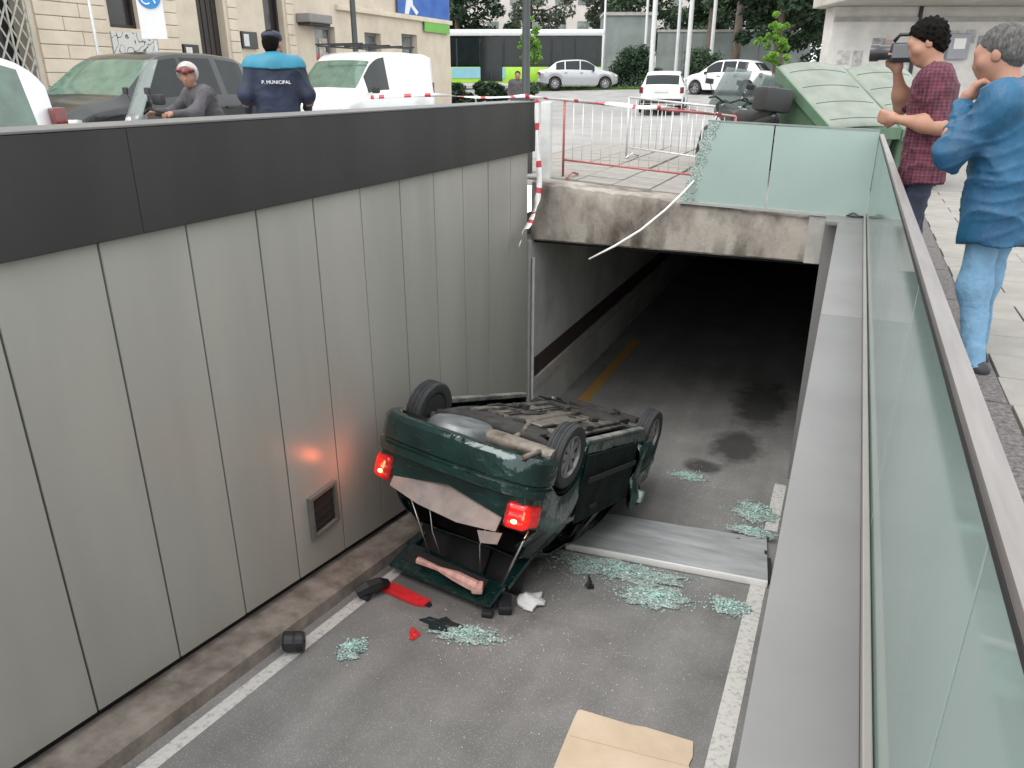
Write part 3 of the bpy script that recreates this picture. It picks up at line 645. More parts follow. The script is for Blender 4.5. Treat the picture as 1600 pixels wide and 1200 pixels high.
# ================================================================== CARS
def smooth_interp(pts, ys, s=.05):
    px_ = [p[0] for p in pts]; pv = [p[1] for p in pts]
    acc = np.zeros(len(ys)); ks = np.linspace(-2, 2, 9); wsum = 0
    for k in ks:
        w = math.exp(-k*k/2); acc += w*np.interp(np.array(ys)+k*s, px_, pv); wsum += w
    return acc/wsum
def car_rings(S, step=.055):
    y0, y1 = S['y0'], S['y1']; n = int((y1-y0)/step); ys = list(np.linspace(y0, y1, n+1))
    zr = smooth_interp(S['roof'], ys); zb = smooth_interp(S['belt'], ys); wb = smooth_interp(S['w'], ys, .04); wr = smooth_interp(S['wr'], ys)
    lo = np.interp(ys, [p[0] for p in S['bot']], [p[1] for p in S['bot']])
    R = S['arch']; zc = S['R']
    for i, y in enumerate(ys):
        for yc in (0, S['wb']):
            if abs(y-yc) < R: lo[i] = max(lo[i], zc+math.sqrt(R*R-(y-yc)**2))
    rings = []
    for i, y in enumerate(ys):
        w, b_, t, l = wb[i], zb[i], zr[i], lo[i]; r = min(wr[i], w*.985); t = max(t, b_+.012); l = min(l, b_-.06)
        L = lambda a, b, u: a+(b-a)*u
        rings.append([(w*.86, l), (w*.965, l+.015), (w, L(l, b_, .45)), (w*.998, L(l, b_, .8)), (w*.975, b_),
                      (L(w*.975, r, .10), L(b_, t, .08)), (L(w*.975, r, .90), L(b_, t, .88)), (r, L(b_, t, .95)), (r*.9, L(b_, t, .99)), (r*.5, t+.004), (0, t+.012)])
    return ys, rings
def car_shell(S, classify, inset=0.):
    """lofted shell; classify(y, seg, z) -> part name or None. returns {name: MB}"""
    ys, rings = car_rings(S); K = len(rings[0]); out = {}; idx = {}
    def full(r):
        P = [(x-inset*(1 if x > .02 else 0), z-inset*(z > .5)) for x, z in r]
        return P+[(-x, z) for x, z in reversed(P[:-1])]
    F = [full(r) for r in rings]; m = len(F[0])
    def vid(nm, i, j):
        mb, d = out.setdefault(nm, (MB(), {}))
        if (i, j) not in d: d[(i, j)] = len(mb.v); mb.v.append((F[i][j][0], ys[i]+(inset*.5), F[i][j][1]))
        return d[(i, j)]
    for i in range(len(ys)-1):
        for j in range(m-1):
            seg = j if j < K-1 else m-2-j
            side = 1 if j < K-1 else -1
            nm = classify((ys[i]+ys[i+1])/2, seg, (F[i][j][1]+F[i][j+1][1]+F[i+1][j][1])/3, side)
            if nm is None: continue
            mb = out.setdefault(nm, (MB(), {}))[0]
            mb.f.append((vid(nm, i, j), vid(nm, i, j+1), vid(nm, i+1, j+1), vid(nm, i+1, j)))
    return {k: v[0] for k, v in out.items()}, ys, F
def add_wheel(parent, x, y, R, w, m_tyre, m_rim, out=1, spokes=8, name='wheel'):
    """wheel centre at local (x,y,R); out = +1 outer face towards +x"""
    b = MB(); h = w/2; p = [(R*.66, -h*.82), (R*.80, -h), (R*.95, -h*.93), (R, -h*.7)]
    for g in (-.45, -.1, .1, .45): p += [(R, g*h-h*.05), (R*.975, g*h-h*.045), (R*.975, g*h+h*.045), (R, g*h+h*.05)]
    p += [(R, h*.7), (R*.95, h*.93), (R*.80, h), (R*.66, h*.82), (R*.64, 0), (R*.66, -h*.82)]
    b.lathe(p, 32, axis='X'); t = b.build(name, m_tyre, parent, smooth=True, angle=40); t.location = (x, y, R)
    r = MB(); o = out; q = [(R*.67, o*h*.80), (R*.63, o*h*.86), (R*.60, o*h*.55), (R*.56, o*h*.50)]
    r.lathe(q, 32, axis='X'); r.lathe([(R*.24, o*h*.30), (R*.22, o*h*.70), (R*.10, o*h*.78), (0, o*h*.78)], 16, axis='X')
    for k in range(spokes):
        a = 2*math.pi*k/spokes; M = Matrix.Rotation(a, 4, 'X')
        vs = []
        for rr, ww, xx in ((R*.16, R*.085, .66), (R*.62, R*.10, .60)):
            vs += [(o*h*xx, -ww, rr), (o*h*xx, ww, rr), (o*h*(xx-.25), ww, rr), (o*h*(xx-.25), -ww, rr)]
        r.add(vs, [(0, 1, 5, 4), (1, 2, 6, 5), (2, 3, 7, 6), (3, 0, 4, 7), (0, 3, 2, 1), (4, 5, 6, 7)], M)
    r.build('rim', m_rim, t, smooth=True, angle=30)
    d = MB(); d.lathe([(0, o*h*.1), (R*.62, o*h*.1), (R*.62, -o*h*.75), (0, -o*h*.75)], 24, axis='X'); d.build('brake_drum', M_drum, t)
    return t
M_tyre = mat('tyre_rubber', (.035, .036, .038), .85, var=.3, scale=9, bump=.2)
M_drum = mat('dirty_hub', (.028, .027, .026), .8, var=.4, scale=12)
M_rim = mat('hubcap_grey', (.30, .31, .315), .45, metal=.3, color2=(.13, .13, .13), scale=14)
M_green = mat('dark_green_car_paint', (.007, .034, .030), .20, metal=.25, color2=(.004, .018, .017), scale=3, coat=1., spec=.5)
# road dust, scuffs and dents over the paint
nd, lk, bs = nodes(M_green); tc = nd.new('ShaderNodeTexCoord'); mp = nd.new('ShaderNodeMapping'); mp.inputs['Scale'].default_value = (2, 9, 14); mp.inputs['Rotation'].default_value = (.3, .5, .2); lk.new(tc.outputs['Object'], mp.inputs[0])
n1 = nd.new('ShaderNodeTexNoise'); n1.inputs['Scale'].default_value = 3; n1.inputs['Detail'].default_value = 10; n1.inputs['Roughness'].default_value = .75; lk.new(mp.outputs[0], n1.inputs['Vector'])
r1 = nd.new('ShaderNodeMapRange'); r1.inputs['From Min'].default_value = .58; r1.inputs['From Max'].default_value = .74; r1.inputs['To Max'].default_value = .75; lk.new(n1.outputs['Fac'], r1.inputs['Value'])
mx = nd.new('ShaderNodeMix'); mx.data_type = 'RGBA'; mx.inputs['B'].default_value = (.10, .105, .098, 1); lk.new(r1.outputs[0], mx.inputs['Factor']); lk.new(bs.inputs['Base Color'].links[0].from_socket, mx.inputs['A']); lk.new(mx.outputs['Result'], bs.inputs['Base Color'])
r2 = nd.new('ShaderNodeMapRange'); r2.inputs['To Min'].default_value = .16; r2.inputs['To Max'].default_value = .6; lk.new(r1.outputs[0], r2.inputs['Value']); lk.new(r2.outputs[0], bs.inputs['Roughness'])
n2 = nd.new('ShaderNodeTexNoise'); n2.inputs['Scale'].default_value = 4.5; n2.inputs['Detail'].default_value = 3; lk.new(tc.outputs['Object'], n2.inputs['Vector'])
bpn = nd.new('ShaderNodeBump'); bpn.inputs['Strength'].default_value = .55; bpn.inputs['Distance'].default_value = .05; lk.new(n2.outputs['Fac'], bpn.inputs['Height']); lk.new(bpn.outputs[0], bs.inputs['Normal']); bs.inputs['Coat Weight'].default_value = .5; lk.new(bpn.outputs[0], bs.inputs['Coat Normal'])
M_cint = mat('car_interior_black', (.012, .013, .014), .8, var=.4, scale=6)
M_chrome = mat('bright_trim', (.6, .6, .58), .25, metal=.9, var=.1)

CAR = Matrix(((-.990, .087, -.108, -2.585), (.116, .946, -.302, 5.755), (.076, -.311, -.947, -1.205), (0, 0, 0, 1)))
_q = CAR.to_quaternion()
hero = thing('overturned_car', CAR.translation, 'dark green hatchback lying on its roof, wheels up, boot open', 'car', rot=_q.to_euler())
CARM = Matrix.Translation(CAR.translation) @ _q.to_matrix().to_4x4(); CINV = CARM.inverted()
S = dict(y0=-.62, y1=3.10, wb=2.44, R=.285, arch=.345,
    roof=[(-.70, .84), (-.62, .88), (-.48, 1.0), (-.2, 1.27), (.05, 1.38), (.5, 1.435), (1.1, 1.455), (1.55, 1.42), (1.75, 1.34), (2.15, 1.03), (2.32, .93), (2.7, .87), (3.0, .77), (3.12, .66)],
    belt=[(-.7, .80), (-.3, .89), (.3, .92), (1.0, .905), (1.9, .88), (2.3, .84), (2.7, .79), (3.0, .69), (3.12, .60)],
    w=[(-.7, .66), (-.55, .755), (-.3, .80), (.2, .82), (2.3, .82), (2.7, .79), (2.95, .72), (3.12, .60)],
    wr=[(-.7, .60), (-.45, .60), (-.1, .565), (.6, .57), (1.5, .565), (1.8, .60), (2.2, .70), (2.7, .70), (3.12, .52)],
    bot=[(-.62, .40), (-.45, .30), (.4, .20), (2.0, .20), (2.85, .24), (3.1, .34)])
def cls(y, seg, z, side):
    if y < -.10 and seg >= 6 and z > .8: return None if (y < -.14) else 'roof_edge'
    if y < -.34 and seg >= 5: return None
    if seg == 5:
        if 1.08 < y < 1.20 or y < .22 or y > 2.02: return 'body'
        if .22 < y < .30: return 'body'
        return None
    if 1.66 < y < 2.24 and seg >= 8: return None
    return 'body'
parts, ys, F = car_shell(S, cls)
bd = parts['body']
if 'roof_edge' in parts: o = parts['roof_edge']; bd.add(o.v, o.f)
# dents: push vertices about
for i, (x, y, z) in enumerate(bd.v):
    k = .012*noise2(x*7+y*5, z*9)
    if y > 2.3: k += .03*noise2(x*4+1, y*6+z*5)
    if z > 1.1: z -= .025*(1+noise2(x*3+2, y*2.5)); 
    bd.v[i] = (x+k*(1 if x > 0 else -1), y+k*.4, z+(.02*noise2(x*3, y*4) if z > .95 else 0))
body = bd.build('body', M_green, hero, smooth=True, angle=45, fix=False)
sd = body.modifiers.new('thick', 'SOLIDIFY'); sd.thickness = .012; sd.offset = 0
# rear panel below the boot opening
j = [k for k in range(len(F[0])) if F[0][k][1] < .80]
left = [p for p in F[0][:6] if p[1] <= .83]; b = MB()
poly = [(x*.998, z) for x, z in left]+[(0, .70)]+[(-x*.998, z) for x, z in reversed(left)]
b.prism([(p[0], p[1]) for p in poly], -.625, -.585, axis='Y'); b.build('rear_panel', M_green, hero)
# lining
def cls2(y, seg, z, side):
    if y < -.10 and seg >= 5: return None
    if seg == 5 and not (1.08 < y < 1.20 or y < .25): return None
    if y > 2.3 or seg < 2: return None
    return 'lining'
pl = car_shell(S, cls2, inset=.035)[0]['lining']; pl.build('interior_lining', M_cint, hero, smooth=True)
b = MB(); b.box((0, 1.0, .31), (1.45, 2.2, .03)); b.box((0, -.3, .42), (1.2, .6, .03)); b.build('cabin_floor', M_cint, hero)
for sx in (-.36, .36):
    b = MB(); b.box((sx, 1.15, .55), (.5, .5, .16), bev=.05); b.box((sx, .88, .85), (.48, .16, .6), bev=.05); b.box((sx, .84, 1.2), (.26, .1, .18), bev=.03); b.build('seat', mat('seat_cloth', (.04, .04, .045), .9, var=.3, scale=20), hero, smooth=True, angle=40)
b = MB(); b.box((0, .32, .55), (1.3, .45, .16), bev=.05); b.box((0, .05, .82), (1.3, .15, .55), bev=.05); b.build('rear_bench', MATS['seat_cloth'], hero, smooth=True, angle=40)
# fallen boot floor board seen in the opening
b = MB(); b.v = [(-.56, -.52, .60), (.56, -.54, .60), (.54, -.66, .88), (.2, -.70, .93), (-.2, -.71, .95), (-.54, -.66, .92)]
b.v += [(x, y+.015, z) for x, y, z in b.v]; b.f = [tuple(range(6)), tuple(range(11, 5, -1))]+[(i, (i+1) % 6, (i+1) % 6+6, i+6) for i in range(6)]
bb = b.build('boot_board', mat('pinkish_fibreboard', (.27, .225, .205), .85, var=.3, scale=6, bump=.2, bscale=30), hero); bb['label'] = 'pinkish grey board slumped in the open boot'
b = MB(); b.prism([(-.62, .90), (-.40, .95), (-.45, 1.04), (-.60, 1.0)], -.70, -.69, axis='Y'); b.build('torn_board', MATS['pinkish_fibreboard'], hero)
# bumper: swept section round the tail
path = [(.825, -.36), (.822, -.45), (.79, -.56), (.70, -.645), (.50, -.695), (.25, -.715), (0, -.72)]; path = path+[(-x, y) for x, y in reversed(path[:-1])]
sec = [(.10, .255), (.03, .262), (0, .30), (-.004, .40), (0, .475), (.018, .492), (.018, .51), (-.012, .52), (-.012, .585), (.02, .60), (.06, .60)]
b = MB(); k = len(sec)
for i, (x, y) in enumerate(path):
    a = path[max(i-1, 0)]; c = path[min(i+1, len(path)-1)]; t = Vector((c[0]-a[0], c[1]-a[1])).normalized(); nrm = Vector((-t.y, t.x))
    if nrm.dot(Vector((x, y-1))) > 0: nrm = -nrm
    b.v += [(x+nrm.x*d, y+nrm.y*d, z+.006*noise2(x*5, z*7)) for d, z in sec]
for i in range(len(path)-1):
    for q in range(k-1): b.f.append((i*k+q, i*k+q+1, (i+1)*k+q+1, (i+1)*k+q))
bmp = b.build('rear_bumper', M_green, hero, smooth=True, angle=35)
# number plate recess on the bumper, tail lamps
M_lens = mat('red_lens', (.42, .012, .012), .12, var=.2, scale=20, coat=.6, emit='#ff1408', estr=.05)
M_bulb = mat('lit_bulb', (1, .5, .2), .4, var=0, emit='#ff6a30', estr=22)
M_lens2 = mat('dark_red_lens', (.16, .012, .012), .15, var=.2, scale=20, coat=.5)
def lamp_blob(s):
    P = [cap((s*.62, -.625, z), (s*.715, -.59, z), .042) for z in (.68, .75, .82)]+[cap((s*.745, -.565, z), (s*.775, -.47, z), .034) for z in (.69, .75, .81)]
    return sdf(P, .008, 60)
for s in (-1, 1):
    lens = lamp_blob(s)
    tl_ = MB().add(*lens).build('tail_lamp', M_lens, hero, smooth=True, fix=False)
    b = MB(); b.lathe([(0, -.022), (.022, -.012), (.028, 0), (.022, .012), (0, .022)], 12, Matrix.Translation((s*.672, -.642, .79))); b.build('bulb', M_bulb, tl_, smooth=True)
    b = MB(); b.bar((s*.60, -.670, .728), (s*.71, -.634, .724), .010, .012, bev=.003); b.build('lens_rib', M_lens2, tl_)
    d_ = bpy.data.lights.new('tail_lamp_light', 'POINT'); d_.energy = 1.2; d_.color = (1, .22, .08); d_.shadow_soft_size = .05
    l_ = bpy.data.objects.new('tail_lamp_light', d_); COL.objects.link(l_); l_.parent = tl_; l_.location = (s*.80, -.74, .78)
# underside
M_und = mat('dirty_underseal', (.05, .047, .042), .85, color2=(.018, .017, .016), scale=7, bump=.4, bscale=30)
M_tan = mat('dusty_floorpan', (.16, .145, .125), .8, color2=(.022, .021, .02), scale=5, bump=.4, bscale=24, contrast=(.38, .62))
M_galv = mat('bare_boot_floor', (.23, .24, .245), .45, metal=.35, color2=(.09, .10, .10), scale=4)
b = MB(); b.box((0, 1.22, .245), (1.02, 1.75, .03), bev=.008)
for x in (-.42, .42): b.box((x, 1.22, .225), (.09, 1.8, .05), bev=.01)
for y in (.55, 1.0, 1.5): b.box((0, y, .226), (.9, .07, .03), bev=.01)
b.build('floor_pan', M_tan, hero, smooth=True, angle=35)
b = MB(); b.box((.12, -.30, .335), (.95, .52, .03), bev=.01); b.lathe([(0, .215), (.26, .22), (.29, .25), (.30, .34), (0, .34)], 24, Matrix.Translation((.16, -.30, 0))); b.build('spare_wheel_well', M_galv, hero, smooth=True, angle=40)
b = MB(); b.lathe([(0, -.33), (.075, -.32), (.085, -.27), (.085, .27), (.075, .32), (0, .33)], 18, Matrix.Translation((-.42, -.28, .27)) @ Matrix.Diagonal((1, 1.15, .8, 1)), axis='X'); b.build('silencer', mat('rusty_silencer', (.24, .21, .175), .6, metal=.3, color2=(.09, .07, .055), scale=8, bump=.2), hero, smooth=True, angle=50)
b = MB(); b.tube([(-.30, -.28, .26), (-.22, .12, .25), (-.10, .5, .215), (-.06, 1.0, .205), (-.05, 1.6, .20), (.0, 2.1, .22)], .026, 10); b.tube([(-.62, -.30, .25), (-.66, -.5, .24), (-.66, -.70, .25)], .022, 10); b.build('exhaust_pipe', MATS['rusty_silencer'], hero, smooth=True)
b = MB(); b.tube([(-.62, .0, .285), (-.45, .06, .25), (.45, .06, .25), (.62, .0, .285)], .038, 12); b.build('rear_axle', M_und, hero, smooth=True)
for s in (-1, 1):
    b = MB(); b.tube([(s*.56, .0, .27), (s*.52, .25, .25), (s*.48, .50, .24)], [.035, .045, .04], 8); b.build('trailing_arm', M_und, hero, smooth=True)
    b = MB(); b.tube([(s*.50+.055*math.cos(a), -.02+.055*math.sin(a), .27+a*.0066) for a in np.linspace(0, 31, 90)], .008, 6); b.build('coil_spring', M_und, hero, smooth=True)
    b = MB(); b.tube([(s*.60, -.10, .26), (s*.57, -.16, .62)], .022, 8); b.build('damper', M_und, hero, smooth=True)
    b = MB(); b.box((s*.735, 1.22, .205), (.075, 1.68, .05), bev=.012); b.build('sill', mat('pale_scraped_sill', (.26, .25, .225), .6, color2=(.06, .075, .07), scale=6), hero)
    for yc in (0, 2.44):
        b = MB(); b.lathe([(.335, s*.50), (.335, s*.78)], 20, Matrix.Translation((0, yc, .285)), axis='X', arc=math.pi); b.box((s*.5, yc, .45), (.01, .62, .34)); b.build('wheel_arch_liner', M_cint, hero)
b = MB(); b.box((.05, .32, .27), (.85, .36, .10), bev=.04); b.build('fuel_tank', M_und, hero, smooth=True, angle=40)
b = MB(); b.box((0, 2.1, .24), (.9, .22, .09), bev=.02); b.box((0, 2.85, .24), (.9, .16, .07), bev=.02); b.box((-.1, 2.5, .30), (.55, .55, .16), bev=.04); b.tube([(-.62, 2.44, .28), (.62, 2.44, .28)], .022, 8); b.build('engine_and_subframe', M_und, hero, smooth=True, angle=40)
b = MB(); b.tube([(.18, 2.0, .215), (.16, 1.2, .21), (.2, .5, .22), (.05, .1, .25)], .009, 6); b.tube([(.24, 2.0, .215), (.22, 1.2, .21), (.26, .5, .22)], .007, 6); b.build('brake_line', M_und, hero, smooth=True)
UR = np.random.default_rng(8)
for k in range(16):   # clips, brackets, hoses and lumps of underseal
    x, y = UR.uniform(-.55, .55), UR.uniform(.3, 2.6); b = MB()
    if k % 2: b.box((x, y, .205), (UR.uniform(.04, .14), UR.uniform(.04, .16), UR.uniform(.03, .07)), rz=UR.uniform(0, 3), bev=.01); b.build('bracket', M_und, hero)
    else: b.tube([(x, y, .20), (x+UR.uniform(-.1, .1), y+.18, .185), (x+UR.uniform(-.2, .2), y+.42, .21)], .013, 6); b.build('hose', M_und, hero, smooth=True)
b = MB(); b.box((-.1, 1.05, .208), (.32, 1.1, .02), bev=.006); b.build('heat_shield', mat('foil_shield', (.30, .285, .26), .45, metal=.6, color2=(.2, .18, .15), scale=9, bump=.5, bscale=30), hero)
for s in (-1, 1):
    add_wheel(hero, s*.715, 0, .288, .165, M_tyre, M_rim, s); _w = add_wheel(hero, s*.715, 2.44, .288, .165, M_tyre, M_rim, s); _w.location.z += .27 if s > 0 else 0; _w.location.y += .05 if s > 0 else 0
# crumpled front wing and a sprung front door on the side that shows
b = MB(); ny, nz = 8, 10
for i in range(nz+1):
    for q in range(ny+1):
        y = 1.72+.40*q/ny; z = .32+.72*i/nz; b.v.append((-.845-.05*math.sin(q*.9)-.06*noise2(y*9, z*6)-.05*(i/nz)*(1-q/ny), y+.05*noise2(z*5, 2), z))
b.f = [(i*(ny+1)+q, i*(ny+1)+q+1, (i+1)*(ny+1)+q+1, (i+1)*(ny+1)+q) for i in range(nz) for q in range(ny)]
wg = b.build('crumpled_wing', M_green, hero, smooth=True); wg.modifiers.new('t', 'SOLIDIFY').thickness = .012; wg['label'] = 'buckled front wing with bright dents'
b = MB(); b.box((-.93, 1.86, .88), (.13, .10, .13), bev=.03); b.build('door_mirror', mat('mirror_shell', (.30, .38, .36), .3, var=.3, scale=10), hero, smooth=True, angle=40)
b = MB(); b.v = [(-.83, 1.15, .30), (-.84, 1.70, .30), (-.86, 1.72, .90), (-.85, 1.15, .92), (-.83, .32, .30), (-.85, .30, .93)]
b.f = [(0, 1, 2, 3), (4, 0, 3, 5)]; dr = b.build('dented_door_skin', mat('doorway_dark', (.006, .008, .008), .85, color2=(.010, .02, .018), scale=5, spec=.15, bump=.8, bscale=9), hero); dr.modifiers.new('t', 'SOLIDIFY').thickness = .02  # near-black colour stands in for the dark open doorway
b = MB(); b.box((-.872, .62, .80), (.02, .16, .035), bev=.008); b.build('door_handle', M_cint, hero)
b = MB(); b.bar((-.872, .35, .52), (-.872, 1.68, .50), .012, .05); b.build('side_moulding', M_cint, hero)
# open tailgate resting on the road: built in world metres, then brought into the car's frame
def carw(mb, name, m, parent=hero, **kw):
    mb.v = [tuple(CINV @ Vector(v)) for v in mb.v]; return mb.build(name, m, parent, **kw)
def slab_w(P, th):
    b = MB(); n = len(P); P = [Vector(p) for p in P]; nm = (P[1]-P[0]).cross(P[2]-P[0]).normalized()*th
    b.v = [tuple(p) for p in P]+[tuple(p+nm) for p in P]; b.f = [tuple(range(n)), tuple(range(2*n-1, n-1, -1))]+[(i, (i+1) % n, (i+1) % n+n, i+n) for i in range(n)]; return b
A = [(-3.40, 5.02, RZ(5.0)+.06), (-2.26, 4.80, RZ(4.8)+.05), (-2.22, 5.06, RZ(5.06)+.16), (-3.34, 5.34, RZ(5.3)+.18)]
tg = carw(slab_w(A, .05), 'tailgate', M_green); tg.modifiers.new('b', 'BEVEL').width = .012
Bt = [(-3.30, 5.10, RZ(5.1)+.135), (-2.40, 4.92, RZ(4.92)+.125), (-2.38, 5.04, RZ(5.04)+.19), (-3.26, 5.24, RZ(5.2)+.20)]
carw(slab_w(Bt, .02), 'inner_trim', M_cint, tg)
for p, q in (((-3.33, 5.30, RZ(5.3)+.19), (-3.22, 5.78, RZ(5.78)+.36)), ((-2.24, 5.05, RZ(5.05)+.17), (-2.16, 5.55, RZ(5.55)+.36))):
    b = MB(); b.bar(p, q, .09, .05, bev=.01); carw(b, 'window_pillar', M_green, tg)
for p, q in (((-3.05, 5.18, RZ(5.2)+.22), (-3.20, 5.15, RZ(5.2)+.80)), ((-2.24, 4.98, RZ(5)+.22), (-2.02, 5.08, RZ(5)+.80))):
    b = MB(); b.tube([p, q], .010, 8); carw(b, 'gas_strut', M_chrome, hero, smooth=True)
b = MB(); b.tube([(-2.45, 5.0, RZ(5)+.3), (-2.46, 5.02, RZ(5)+.55), (-2.4, 5.1, RZ(5)+.8)], .006, 6); carw(b, 'loose_cable', M_chrome, hero, smooth=True); b = MB(); b.tube([(-2.9, 5.1, RZ(5)+.3), (-2.98, 5.12, RZ(5)+.5), (-3.05, 5.2, RZ(5)+.8)], .006, 6); carw(b, 'loose_cable', M_chrome, hero, smooth=True)
b = MB(); b.tube([(-3.10, 5.05, RZ(5.05)+.21), (-2.85, 4.98, RZ(5)+.225), (-2.65, 4.93, RZ(4.93)+.22), (-2.42, 4.88, RZ(4.88)+.20)], [.035, .022, .05, .055], 7)
b.box((-2.42, 4.88, RZ(4.88)+.2), (.1, .1, .08), rz=.3, bev=.02); carw(b, 'torn_lining', mat('torn_pink_lining', (.62, .36, .31), .8, var=.3, scale=14, bump=.4), tg, smooth=True, angle=50)
for k, (x0, x1) in enumerate(((-3.32, -2.95), (-2.94, -2.55), (-2.54, -2.16))):  # black sheets added to darken the gap under the tail of the roof
    P = []
    for q in range(5):
        y = 5.62-.09*q-.04*(k == 1); P.append((y, RZ(y)+.42-.098*q+.02*math.sin(q*2.1+k)))
    b = MB()
    for q, (y, z) in enumerate(P): b.v += [(x0, y, z), (x1, y-.03*(k+1)*.5, z)]
    b.f = [(2*q, 2*q+1, 2*q+3, 2*q+2) for q in range(4)]; hl = carw(b, 'shade_sheet', M_cint, hero, smooth=True); hl.modifiers.new('t', 'SOLIDIFY').thickness = .01
b = MB(); b.box((-2.19, 4.95, RZ(4.95)+.05), (.12, .2, .08), rz=.4, bev=.02); b.box((-2.28, 4.78, RZ(4.78)+.03), (.1, .08, .05), rz=.2, bev=.02); carw(b, 'broken_latch', M_blkp, tg)

# ================================================================== PEOPLE (distance fields meshed with surface nets)
def organic(name, parts_, m, parent):
    b = MB()
    for v, f in parts_: b.add(v, f)
    o = b.build(name, m, parent, smooth=True, fix=False); return o
def hand(w, d, nrm, side, curl=.5, s=1.):
    """wrist w, direction d, palm normal nrm (away from the back of the hand)"""
    w = Vector(w); d = Vector(d).normalized(); nrm = Vector(nrm); nrm = (nrm-d*nrm.dot(d)).normalized(); u = d.cross(nrm)*side
    P = [cap(w, w+d*.03*s, .028*s, .03*s), cap(w+d*.03*s+u*.02*s, w+d*.085*s+u*.026*s, .018*s, .016*s), cap(w+d*.03*s-u*.02*s, w+d*.08*s-u*.028*s, .018*s, .015*s), cap(w+d*.03*s, w+d*.085*s, .02*s, .017*s)]
    for i, (o_, L) in enumerate(((-.030, .058), (-.010, .072), (.011, .078), (.031, .068))):
        b = w+d*.088*s+u*o_*s; a1 = curl*.9; a2 = curl*2.0
        p1 = b+(d*math.cos(a1)+nrm*math.sin(a1))*L*.5*s; p2 = p1+(d*math.cos(a2)+nrm*math.sin(a2))*L*.5*s; P += [cap(b, p1, .0095*s, .0088*s), cap(p1, p2, .0088*s, .007*s)]
    t0 = w+d*.03*s+u*.032*s; t1 = t0+(d*.6+u*.6+nrm*.35)*.036*s; t2 = t1+(d*.8+nrm*.5)*.032*s; P += [cap(t0, t1, .013*s, .011*s), cap(t1, t2, .011*s, .008*s)]
    return P
